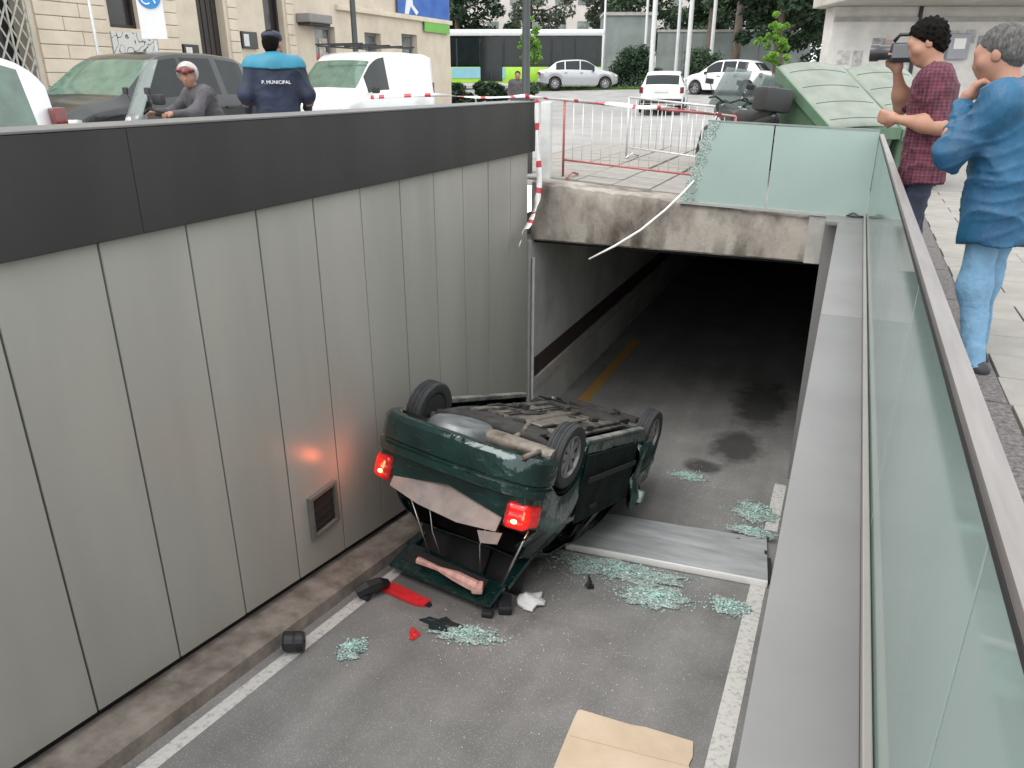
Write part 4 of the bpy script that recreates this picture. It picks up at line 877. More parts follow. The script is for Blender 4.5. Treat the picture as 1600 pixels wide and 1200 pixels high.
def person(loc, rz, label, J, skin, top, legs, hair, shoes, cfg):
    root = thing('person', loc, label, 'person', rz); V3 = lambda p: np.array(p, float)
    HM = (Matrix.Rotation(J.get('hyaw', 0), 4, 'Z') @ Matrix.Rotation(J.get('hpitch', 0), 4, 'X')); hc = Vector(J['head'])
    H = lambda x, y, z: np.array(hc+(HM @ Vector((x, y, z))))
    HR = np.array(HM)[:3, :3]
    sL, sR, eL, eR, wL, wR = [V3(J[k]) for k in ('sL', 'sR', 'eL', 'eR', 'wL', 'wR')]
    pel, ch, nk = V3(J['pel']), V3(J['chest']), V3(J['neck'])
    hp = [('e', H(0, 0, .02), np.array((.074, .094, .105)), HR), ('e', H(0, .022, -.055), np.array((.058, .07, .065)), HR), cap(H(0, .062, -.09), H(0, .068, -.095), .026),
          cap(H(0, .085, .02), H(0, .108, -.022), .010, .015), cap(H(0, .085, -.055), H(0, .088, -.058), .021, .02), cap(H(-.03, .082, .033), H(.03, .082, .033), .014),
          cap(H(0, -.01, -.06), nk, .056, .062), ell(H(.045, .06, -.02), (.03, .028, .03)), ell(H(-.045, .06, -.02), (.03, .028, .03))]
    ears = [('e', H(s*.077, -.008, -.005), np.array((.009, .020, .032)), HR) for s in (-1, 1)]
    head = sdf(hp, .0065, 70); ear = sdf(ears+[cap(H(s*.073, .0, -.005), H(s*.070, .01, -.02), .008) for s in (-1, 1)], .0045, 120)
    bodyp = [cap(nk, ch, .06, .11), cap(ch+(.07, 0, 0), pel+(.06, 0, .02), .115, .11), cap(ch-(.07, 0, 0), pel-(.06, 0, -.02), .115, .11)]
    for s_, e_, w_ in ((sL, eL, wL), (sR, eR, wR)): bodyp += [cap(ch, s_, .1, .055), cap(s_, e_, .050, .040), cap(e_, e_+(w_-e_)*.35, .041, .043), cap(e_+(w_-e_)*.35, w_, .043, .028)]
    for s in 'LR': bodyp += [cap(J['hip'+s], J['kn'+s], .075, .05), cap(J['kn'+s], J['an'+s], .052, .035)]
    hands = [sdf(hand(wL, J['hdL'], J.get('hnL', (0, 0, -1)), 1, J.get('cuL', .5)), .005, 130), sdf(hand(wR, J['hdR'], J.get('hnR', (0, 0, -1)), -1, J.get('cuR', .5)), .005, 130)]
    body = organic('body', [head, ear, sdf(bodyp, .014, 45)]+hands, skin, root)
    for s in (-1, 1):
        q = H(s*.031, .083, .014); b = MB(); b.lathe([(0, -.011), (.007, -.007), (.011, 0), (.007, .007), (0, .011)], 10, Matrix.Translation(q)); b.build('eye', mat('eye_dark', (.03, .025, .02), .2, var=0), root, smooth=True)
    q = [H(x, y, -.052) for x, y in ((-.024, .1), (0, .109), (.024, .1))]; MB().tube([tuple(a) for a in q], [.003, .005, .003], 6).build('mouth', mat('lips', (.30, .12, .10), .5, var=0), root, smooth=True)
    # legs
    tp = [cap(J['hipL'], J['hipR'], cfg.get('hipr', .10)), cap(pel+(0, -.01, .0), pel+(0, -.01, .08), .108)]
    for s in 'LR':
        k_ = V3(J['kn'+s]); a_ = V3(J['an'+s]); tp += [cap(J['hip'+s], k_, .090, .068), cap(k_, a_+(0, 0, .0), .068, .057)]
    organic('trousers', [sdf(tp, .011, 38, lambda g: cloth(.012, 30, 1.3)(g)*np.where(g[:, 2] < .38, 1.5, .8))], legs, root)
    for s in 'LR':
        a_ = V3(J['an'+s]); fw = Vector(J.get('ft'+s, (0, 1, 0))).normalized(); f_ = np.array(fw)
        z0 = np.array((a_[0], a_[1], 0.)); sp_ = [cap(a_+(0, 0, -.02), z0+f_*.02+(0, 0, .06), .048, .052), cap(z0-f_*.05+(0, 0, .045), z0+f_*.15+(0, 0, .038), .042, .036)]
        sh = organic('shoe', [sdf(sp_, .008, 50, cut=lambda g: .018-g[:, 2])], shoes, root)
        so = organic('sole', [sdf([cap(z0-f_*.055+(0, 0, .014), z0+f_*.155+(0, 0, .014), .046, .042)], .008, 60, cut=lambda g: np.maximum(g[:, 2]-.022, .002-g[:, 2]))], cfg.get('sole', M_blkp), sh)
    # upper garment
    r = cfg.get('bulk', .0); hem = cfg['hem']; gp_ = []
    gp_ += [cap(ch+(.085, 0, .06), (pel[0]+.075, pel[1], hem+.05), .122+r, .142+r*1.3), cap(ch-(.085, 0, -.06), (pel[0]-.075, pel[1], hem+.05), .122+r, .142+r*1.3), cap(sL, sR, .078+r*.4), cap(nk+(0, -.02, -.05), ch, .085, .12+r)]
    sl = cfg.get('sleeve', 1.)
    for s_, e_, w_ in ((sL, eL, wL), (sR, eR, wR)):
        gp_.append(cap(s_, s_+(e_-s_)*min(1, sl*2), .074+r*.35, .058+r*.3))
        if sl > .5: gp_.append(cap(e_, e_+(w_-e_)*min(1, (sl-.5)*2), .058+r*.3, .041+r*.3))
    gm = sdf(gp_, .0095, 32, cloth(cfg.get('fold', .005), cfg.get('ff', 30), 2.1), cut=lambda g: hem-g[:, 2]+.012*np.sin(g[:, 0]*23+g[:, 1]*19))
    g_ = organic(cfg.get('gname', 'shirt'), [gm], top, root)
    col = [tuple(nk+np.array((.068*math.cos(a), .062*math.sin(a)+.005, -.005+.022*math.sin(a+math.pi)*.6))) for a in np.linspace(0, 2*math.pi, 17)[:-1]]
    MB().tube(col, .017 if cfg.get('hood') is None else .026, 8, closed=True).build('collar', cfg.get('collar', top), g_, smooth=True)
    if cfg.get('hood') is not None:
        hd = [cap(nk+np.array((-.10, -.06, -.02)), nk+np.array((.10, -.06, -.02)), .05), cap(nk+np.array((-.07, -.11, -.08)), nk+np.array((.07, -.11, -.08)), .055), cap(nk+np.array((0, -.12, -.16)), nk+np.array((0, -.11, -.10)), .05)]
        organic('hood', [sdf(hd, .01, 30, cloth(.012, 24, 3))], top, g_)
    # hair
    if hair is not None:
        hh = cfg.get('hairr', 1.); hq = [('e', H(0, -.015, .045), np.array((.084, .102, .092))*hh, HR), ('e', H(0, -.055, -.005), np.array((.076, .058, .085))*hh, HR)]
        cutp = H(0, .062, .0); nf = np.array(HM @ Vector((0, 1, -.75)).normalized())
        organic('hair', [sdf(hq, .006, 60, curls(cfg.get('curl', .006), cfg.get('curlf', 120)), cut=lambda g: (g-H(0, .035, .025))@nf)], hair, root)
    return root, H, HR
def skin(name, c): return mat(name, c, .55, var=.12, scale=18, spec=.35)
SK1 = skin('skin_warm', (.38, .205, .14)); SK2 = skin('skin_tan', (.34, .18, .125))
M_jean = mat('light_blue_denim', (.15, .28, .41), .85, color2=(.12, .235, .36), scale=22, bump=.4, bscale=34, bdist=.015)
M_navy = mat('dark_navy_denim', (.025, .035, .065), .85, color2=(.012, .016, .03), scale=8, bump=.3, bscale=90)
M_jack = mat('blue_rain_jacket', (.006, .080, .165), .6, color2=(.004, .048, .108), scale=3.5, bump=.55, bscale=8, bdist=.03, stretch=(1.6, 1.6, .8))
# plaid shirt
M_plaid = mat('maroon_checked_cotton', (.20, .035, .055), .85, var=0, bump=.7, bscale=14, bdist=.02)
nd, lk, bs = nodes(M_plaid); tc = nd.new('ShaderNodeTexCoord'); prev = None
for ax, f in (('Z', 48.), ('X', 40.), ('Y', 40.)):
    wv = nd.new('ShaderNodeTexWave'); wv.bands_direction = ax; wv.inputs['Scale'].default_value = f/6.3*2; wv.inputs['Distortion'].default_value = .6; lk.new(tc.outputs['Object'], wv.inputs['Vector'])
    rp = nd.new('ShaderNodeValToRGB'); rp.color_ramp.elements[0].color = (.35, .35, .5, 1); rp.color_ramp.elements[0].position = .45; rp.color_ramp.elements[1].color = (1.55, 1.3, 1.3, 1); rp.color_ramp.elements[1].position = .62
    lk.new(wv.outputs['Fac'], rp.inputs[0])
    if prev is None: prev = rp.outputs[0]
    else:
        mx = nd.new('ShaderNodeMix'); mx.data_type = 'RGBA'; mx.blend_type = 'MIX'; mx.inputs['Factor'].default_value = .5 if ax == 'X' else .33; lk.new(prev, mx.inputs['A']); lk.new(rp.outputs[0], mx.inputs['B']); prev = mx.outputs['Result']
mx = nd.new('ShaderNodeMix'); mx.data_type = 'RGBA'; mx.blend_type = 'MULTIPLY'; mx.inputs['Factor'].default_value = 1; mx.inputs['A'].default_value = (.09, .024, .038, 1); lk.new(prev, mx.inputs['B']); lk.new(mx.outputs['Result'], bs.inputs['Base Color'])
M_hairb = mat('black_hair', (.008, .0065, .006), .9, var=.4, scale=40, bump=.6, bscale=150, spec=.1)
M_hairg = mat('grey_hair', (.13, .125, .12), .85, color2=(.05, .047, .046), scale=70, bump=.6, bscale=190, spec=.15, stretch=(1, 1, .35))
M_shoe = mat('black_shoe', (.018, .018, .02), .6, var=.3); M_wsole = mat('white_sole', (.6, .58, .55), .7, var=.1)
LEGS = dict(hipL=(-.095, .02, .94), hipR=(.095, .02, .94), knL=(-.105, .05, .50), knR=(.105, .04, .50), anL=(-.11, -.01, .085), anR=(.11, -.02, .085))
# man filming, checked shirt
J1 = dict(LEGS, pel=(0, .02, .99), chest=(0, .04, 1.34), neck=(0, .07, 1.535), head=(0, .135, 1.695), hpitch=-.42, hyaw=.10,
          sL=(-.185, .04, 1.475), sR=(.185, .05, 1.475), eL=(-.27, -.03, 1.20), wL=(-.17, .22, 1.235), hdL=(.25, .95, .12), hnL=(.9, -.2, .2), cuL=.75,
          eR=(.23, .23, 1.30), wR=(.075, .285, 1.525), hdR=(-.25, .2, .95), hnR=(-.75, .4, 0), cuR=.65)
p1_, H1, R1 = person((.47, 5.95, .0), math.radians(84), 'man in maroon checked shirt filming the ramp with a video camera', J1, SK1, M_plaid, M_navy, M_hairb, M_shoe,
    dict(hem=.83, sleeve=.46, bulk=.0, fold=.013, ff=30, hairr=1.12, curl=.011, curlf=95))
# his camera (a thing of its own, held)
cm = thing('video_camera', (.60, 5.95, 1.585), 'black handheld video camera raised to the face of the filming man', 'camera', math.radians(84))
MB().box((.02, .31, .045), (.085, .17, .10), bev=.015).build('camera_body', M_blkp, cm, smooth=True, angle=40)
b = MB(); b.lathe([(0, .0), (.036, .0), (.038, .05), (.044, .06), (.044, .10), (.034, .10), (.03, .07), (0, .07)], 20, Matrix.Translation((.02, .395, .045)) @ Matrix.Rotation(-math.pi/2, 4, 'X')); b.build('lens', mat('lens_black', (.03, .03, .033), .3, var=.2), cm, smooth=True, angle=40)
MB().box((.02, .25, .11), (.05, .08, .04), bev=.01).build('viewfinder', M_blkp, cm)
b = MB(); b.tube([(.02, .25, .10), (.02, .28, .135), (.02, .36, .135), (.02, .385, .10)], .010, 8); b.build('carry_handle', M_blkp, cm, smooth=True)
MB().box((-.035, .33, .05), (.012, .10, .07), bev=.004).build('flip_screen', mat('screen_grey', (.10, .10, .11), .2, var=0), cm)
cm.scale = (1.2,)*3
# onlooker in blue rain jacket
J2 = dict(LEGS, pel=(0, .0, .95), chest=(0, .03, 1.24), neck=(0, .10, 1.43), head=(0, .175, 1.585), hpitch=-.30, hyaw=.12,
          sL=(-.20, .03, 1.37), sR=(.20, .03, 1.37), eL=(-.30, .17, 1.13), wL=(-.07, .27, 1.37), hdL=(.35, -.35, .75), hnL=(.3, -.9, 0), cuL=.7,
          eR=(.27, .10, 1.10), wR=(.02, .25, 1.14), hdR=(-.9, .2, .1), hnR=(0, -1, 0), cuR=.6,
          anL=(-.09, -.06, .085), anR=(.09, .03, .085), knL=(-.09, .02, .48), knR=(.09, .05, .48))
p2_, H2, R2 = person((.74, 4.56, .0), math.radians(58), 'grey-haired man in blue hooded jacket and light jeans by the railing', J2, SK2, M_jack, M_jean, M_hairg, M_shoe,
    dict(hem=.70, sleeve=.93, bulk=.010, fold=.018, ff=22, hood=1, gname='jacket', hairr=1.0, curl=.003, curlf=150, sole=M_wsole))
# officer seen from behind
M_pol = mat('navy_uniform', (.014, .024, .055), .7, color2=(.008, .013, .03), scale=6, bump=.3, bscale=12)
J3 = dict(LEGS, pel=(0, 0, .98), chest=(0, .0, 1.30), neck=(0, .03, 1.49), head=(0, .05, 1.645), sL=(-.205, 0, 1.43), sR=(.205, 0, 1.43), eL=(-.31, -.04, 1.17), eR=(.31, -.04, 1.17), wL=(-.30, .16, .99), wR=(.30, .16, .99), hdL=(.1, .5, -.8), hdR=(-.1, .5, -.8), hnL=(1, 0, 0), hnR=(-1, 0, 0), hyaw=-.35)
pg = (-5.75, 7.02, G(-5.7, 7))
p3_, H3, R3 = person(pg, math.radians(40), 'officer seen from behind in navy jacket with light blue shoulders', J3, SK2, M_pol, M_pol, M_hairb, M_shoe, dict(hem=.80, sleeve=.95, bulk=.004, fold=.012, ff=20, gname='jacket', hairr=.97, curl=.002))
M_lblue = mat('light_blue_yoke', (.015, .18, .27), .6, var=.15, scale=8)
yk = sdf([cap((-.205, 0, 1.435), (.205, 0, 1.435), .084), cap((0, .0, 1.44), (0, 0, 1.36), .135, .136), cap((-.085, 0, 1.36), (.085, 0, 1.36), .136), cap((-.205, 0, 1.43), (-.24, -.01, 1.34), .088), cap((.205, 0, 1.43), (.24, -.01, 1.34), .088)], .0095, 32, cut=lambda g: 1.405-g[:, 2]+.02*np.abs(g[:, 0])*3)
organic('shoulder_yoke', [yk], M_lblue, [c for c in p3_.children if c.name.startswith('jacket')][0])
cpz = [('e', H3(0, -.0, .075), np.array((.098, .112, .055)), R3)]
cp = organic('cap', [sdf(cpz+[cap(H3(-.05, .1, .05), H3(.05, .1, .05), .018)], .007, 50)], M_pol, p3_)
p3_.scale = (1.04,)*3
text('back_lettering', 'P. MUNICIPAL', .046, mat('white_print', (.8, .82, .85), .6, var=0), [c for c in p3_.children if c.name.startswith('jacket')][0], (0, -.168, 1.285), (math.pi/2, 0, 0), depth=.004)

# ================================================================== OTHER VEHICLES
M_win = mat('tinted_car_glass', (.014, .020, .020), .08, var=.3, scale=3, spec=.35)
M_wing = mat('pale_green_car_glass', (.10, .17, .13), .06, var=.35, scale=5, spec=.8)
M_trim = mat('dark_car_trim', (.025, .025, .026), .6, var=.2)
M_whp = mat('white_car_paint', (.70, .71, .71), .3, var=.06, scale=3, coat=.5)
M_silp = mat('silver_car_paint', (.42, .43, .44), .3, metal=.5, var=.08, scale=3, coat=.5)
M_drkp = mat('dark_grey_car_paint', (.025, .028, .028), .3, metal=.4, var=.15, scale=3, coat=.5)
M_hl = mat('clear_lamp', (.55, .56, .55), .12, var=.2, scale=20, coat=.5)
M_plate = mat('number_plate', (.62, .62, .58), .5, var=.05)
M_alloy = mat('alloy_rim', (.36, .36, .37), .35, metal=.6, var=.15)
def make_car(loc, rz, label, cat, S, paint, glass, group=None, seats=True, name='parked_car', dark=True):
    t = thing(name, loc, label, cat, rz, group)
    wins = S['side']; ws = S['ws']; rw_ = S.get('rw')
    def cls(y, seg, z, side):
        if seg == 5:
            for k, (a, b_) in enumerate(wins):
                if a < y < b_: return ('side_window', k, side)
        if seg >= 7 and ws[0] < y < ws[1]: return ('windscreen', 0, 0)
        if rw_ and seg >= 7 and rw_[0] < y < rw_[1]: return ('rear_window', 0, 0)
        return ('body', 0, 0)
    parts_, ys, F = car_shell(S, cls)
    for k, mb in parts_.items():
        if k[0] == 'body':
            v0 = len(mb.v); n = len(F[0])
            mb.add([(x, ys[0], z) for x, z in F[0]], [tuple(range(n))]); mb.add([(x, ys[-1], z) for x, z in F[-1]], [tuple(range(n-1, -1, -1))])
            ob = mb.build('body', paint, t, smooth=True, angle=38)
        else: mb.build(k[0], glass if k[0] != 'side_window' or S.get('gside') else M_win, t, smooth=True)
    w = S['w'][len(S['w'])//2][1]; R = S['R']
    for s in (-1, 1):
        for y in (0, S['wb']):
            add_wheel(t, s*(w-.10), y, R, .17, M_tyre, M_alloy, s, 7)
            b = MB(); b.lathe([(0, 0), (S['arch']*.98, 0)], 20, Matrix.Translation((s*(w-.21), y, R)), axis='X'); b.build('wheel_arch', M_cint, t)
        b = MB(); b.box((s*(w*.80), S['y1']-.075, S['hlz']), (.26, .13, .13), rz=-s*.35, bev=.03); b.build('headlight', M_hl, t, smooth=True, angle=40)
        b = MB(); b.box((s*(w*.86), S['y0']+.03, S['tlz']), (.14, .10, S.get('tlh', .22)), rz=s*.3, bev=.025); b.build('tail_light', MATS['dark_red_lens'] if not S.get('lit') else M_lens, t, smooth=True, angle=40)
        b = MB(); b.box((s*(w+.10), S['mir'], S['mz']), (.17, .09, .13), bev=.03); b.build('door_mirror', paint if not dark else M_trim, t, smooth=True, angle=40)
        for y in S['hand']: MB().box((s*(w+.006), y, S['hz']), (.02, .16, .028), bev=.006).build('door_handle', M_trim, t)
    b = MB(); b.box((0, S['y1']-.015, .44), (w*1.3, .06, .14), bev=.02); b.build('grille', M_trim, t)
    b = MB(); b.box((0, S['y1']+.02, .50), (.5, .015, .11)); b.build('front_plate', M_plate, t)
    b = MB(); b.box((0, S['y0']-.012, S.get('plz', .62)), (.5, .02, .11)); b.build('rear_plate', M_plate, t)
    b = MB(); b.box((0, S['y0']+.01, .44), (w*1.75, .10, .16), bev=.03); b.build('rear_bumper', M_trim if S.get('dbump') else paint, t, smooth=True, angle=40)
    if S.get('rack'):
        b = MB()
        z = S['rack']
        for s in (-1, 1): MB().bar((s*.55, -.2, z), (s*.55, S['wb']*.72, z), .035).build('roof_rail', M_trim, t)
        for y in np.linspace(-.2, S['wb']*.72, 5): MB().bar((-.6, y, z+.03), (.6, y, z+.03), .04, .03).build('roof_bar', M_trim, t)
        for s in (-1, 1):
            for y in (-.1, S['wb']*.6): MB().bar((s*.55, y, z-.12), (s*.55, y, z), .03).build('rack_foot', M_trim, t)
    return t
HATCH = dict(y0=-.62, y1=3.15, wb=2.5, R=.29, arch=.35, hlz=.66, tlz=.82, mir=1.95, mz=.93, hand=(.55, 1.35), hz=.80, side=[(.02, .55), (.62, 1.22), (1.28, 2.0)], ws=(1.72, 2.3), rw=(-.5, -.16),
    roof=[(-.7, .80), (-.62, .90), (-.5, 1.02), (-.2, 1.34), (.1, 1.45), (.6, 1.49), (1.2, 1.49), (1.55, 1.46), (1.75, 1.37), (2.2, 1.04), (2.36, .95), (2.8, .87), (3.1, .74), (3.2, .6)],
    belt=[(-.7, .78), (-.3, .90), (.6, .93), (1.9, .90), (2.3, .86), (2.8, .78), (3.2, .58)], w=[(-.7, .70), (-.5, .79), (-.2, .84), (1, .86), (2.4, .85), (2.9, .76), (3.2, .58)],
    wr=[(-.7, .62), (-.2, .60), (.6, .62), (1.5, .61), (2.2, .72), (3.2, .55)], bot=[(-.62, .34), (-.4, .27), (.4, .2), (2, .2), (2.9, .22), (3.15, .3)])
SEDAN = dict(HATCH, y0=-.85, y1=3.25, wb=2.6, side=[(.05, .48), (.55, 1.25), (1.32, 2.05)], ws=(1.75, 2.38), rw=(-.42, .02), tlz=.78, tlh=.16, plz=.72,
    roof=[(-.9, .86), (-.8, .93), (-.45, .99), (-.3, 1.06), (.05, 1.33), (.4, 1.42), (1.2, 1.45), (1.55, 1.42), (1.75, 1.34), (2.25, 1.03), (2.45, .94), (2.9, .86), (3.2, .74), (3.3, .6)],
    belt=[(-.9, .82), (-.3, .90), (.6, .92), (1.9, .89), (2.3, .85), (2.8, .78), (3.3, .58)], w=[(-.9, .72), (-.6, .80), (-.2, .84), (1, .86), (2.4, .85), (3.0, .76), (3.3, .58)],
    wr=[(-.9, .70), (-.3, .68), (.2, .60), (1.5, .60), (2.2, .70), (3.3, .55)], bot=[(-.85, .36), (-.4, .27), (.4, .2), (2, .2), (3.0, .22), (3.3, .3)])
VAN = dict(HATCH, y0=-.72, y1=3.35, wb=2.7, R=.30, arch=.36, side=[(1.35, 2.18)], ws=(1.85, 2.55), rw=None, tlz=1.0, tlh=.4, mir=2.12, mz=1.05, hand=(1.4,), hz=.92, rack=1.93,
    roof=[(-.8, 1.70), (-.7, 1.78), (-.5, 1.82), (.5, 1.84), (1.3, 1.82), (1.65, 1.76), (1.9, 1.62), (2.45, 1.14), (2.6, 1.04), (3.0, .92), (3.3, .78), (3.4, .64)],
    belt=[(-.8, 1.0), (1.9, .98), (2.4, .94), (2.9, .82), (3.4, .6)], w=[(-.8, .80), (-.6, .86), (1, .88), (2.5, .87), (3.0, .80), (3.4, .62)],
    wr=[(-.8, .74), (1.2, .72), (1.9, .68), (2.5, .74), (3.4, .58)], bot=[(-.72, .34), (-.4, .27), (.4, .22), (2, .22), (3.0, .24), (3.35, .32)])
MPV = dict(HATCH, gside=1, roof=[(-.75, .95), (-.66, 1.30), (-.5, 1.48), (-.2, 1.56), (.4, 1.60), (1.2, 1.59), (1.6, 1.54), (1.85, 1.42), (2.35, 1.06), (2.5, .97), (2.9, .88), (3.1, .76), (3.2, .6)], side=[(-.40, .45), (.52, 1.2), (1.27, 2.0)], rw=(-.63, -.45), tlz=1.0, tlh=.3, ws=(1.8, 2.42))
M_wing2 = M_wing
make_car((-6.72, 3.98, G(-6.7, 3.8)), math.pi, 'white car cut by the left edge of the picture, behind parapet', 'car', MPV, M_whp, M_wing)
make_car((-9.25, 9.75, G(-9, 9.7)+.12), math.pi, 'dark grey parked car with greenish windows behind the scooter rider', 'car', dict(HATCH, y0=-.8, roof=[(-.9, .85), (-.8, .95), (-.6, 1.08), (-.2, 1.36), (.1, 1.48), (.6, 1.52), (1.2, 1.52), (1.55, 1.48), (1.75, 1.39), (2.2, 1.05), (2.36, .96), (2.8, .88), (3.1, .75), (3.2, .6)], rw=(-.65, -.2)), M_drkp, M_wing)
make_car((-10.4, 16.8, G(-10.4, 16.8)), math.pi, 'small white delivery van with black roof rack by the building', 'van', VAN, M_whp, M_wing, dark=True)
make_car((-15.0, 40.55, 1.09), math.radians(-66.7), 'silver saloon seen side-on in front of the green bus', 'car', SEDAN, M_silp, M_win)
make_car((-6.95, 30.6, G(-7, 31)+.02), math.radians(9), 'white car seen from behind beyond the crowd barriers', 'car', dict(HATCH, plz=.8, dbump=1), M_whp, M_win)
make_car((-4.6, 38.5, G(-4.6, 38.5)), math.radians(75), 'small white car half hidden behind the parked motorbikes', 'car', HATCH, M_whp, M_win)

# ---- city bus
def bus(loc, rz, label):
    t = thing('city_bus', loc, label, 'bus', rz); L, Wd, Hh = 11.6, 2.5, 2.95     # along -x from the front at x = 0
    wh = mat('bus_white', (.66, .67, .66), .35, var=.06, coat=.3); lime = mat('bus_lime', (.34, .62, .04), .4, var=.08, coat=.3); tl2 = mat('bus_pale_blue', (.22, .45, .52), .4, var=.1)
    MB().box((-L/2, 0, 2.78), (L, Wd, .34), bev=.12).build('roof', wh, t, smooth=True, angle=45)
    MB().box((-L/2, 0, .68), (L-.02, Wd-.02, .80), bev=.05).build('lower_body', lime, t, smooth=True, angle=45)
    MB().box((-L/2, 0, 1.8), (L-.12, Wd-.16, 1.6)).build('window_band', M_win, t)
    MB().box((-6.8, -Wd/2-.001, .78), (2.9, .03, .55)).build('side_panel', tl2, t)
    for i in range(9):
        x = -.35-i*1.27
        MB().box((x-.62, -Wd/2+.055, 1.83), (1.18, .02, 1.28), bev=.008).build('window', M_win, t)
        MB().box((x, -Wd/2+.06, 1.8), (.07, .04, 1.4)).build('window_post', M_trim, t)
    for x in (-2.2, -6.1):
        dd = MB().box((x, -Wd/2-.004, 1.35), (1.2, .03, 2.0), bev=.01).build('door', M_win, t)
        MB().box((x, -Wd/2-.025, 1.35), (.05, .02, 2.0)).build('door_edge', M_trim, dd)
    MB().box((-.045, 0, 1.75), (.06, Wd-.3, 1.45), bev=.02).build('windscreen', M_win, t)
    MB().box((-.03, 0, 2.62), (.05, 1.6, .26)).build('destination_sign', M_trim, t)
    for s in (-1, 1): MB().box((-.0, s*.95, .62), (.06, .3, .18), bev=.02).build('headlight', M_hl, t); MB().box((-.08, s*1.22, 1.6), (.10, .08, 2.1), bev=.02).build('corner_post', wh, t)
    for x in (-3.2, -9.0):
        for s in (-1, 1):
            w_ = add_wheel(t, 0, 0, .48, .28, M_tyre, M_alloy, s, 8); w_.rotation_euler = (0, 0, math.pi/2); w_.location = (x, s*1.10, .48)
    return t
bus((-13.6, 44.3, 1.14), math.radians(22.5), 'long lime green and white city bus crossing in the background')

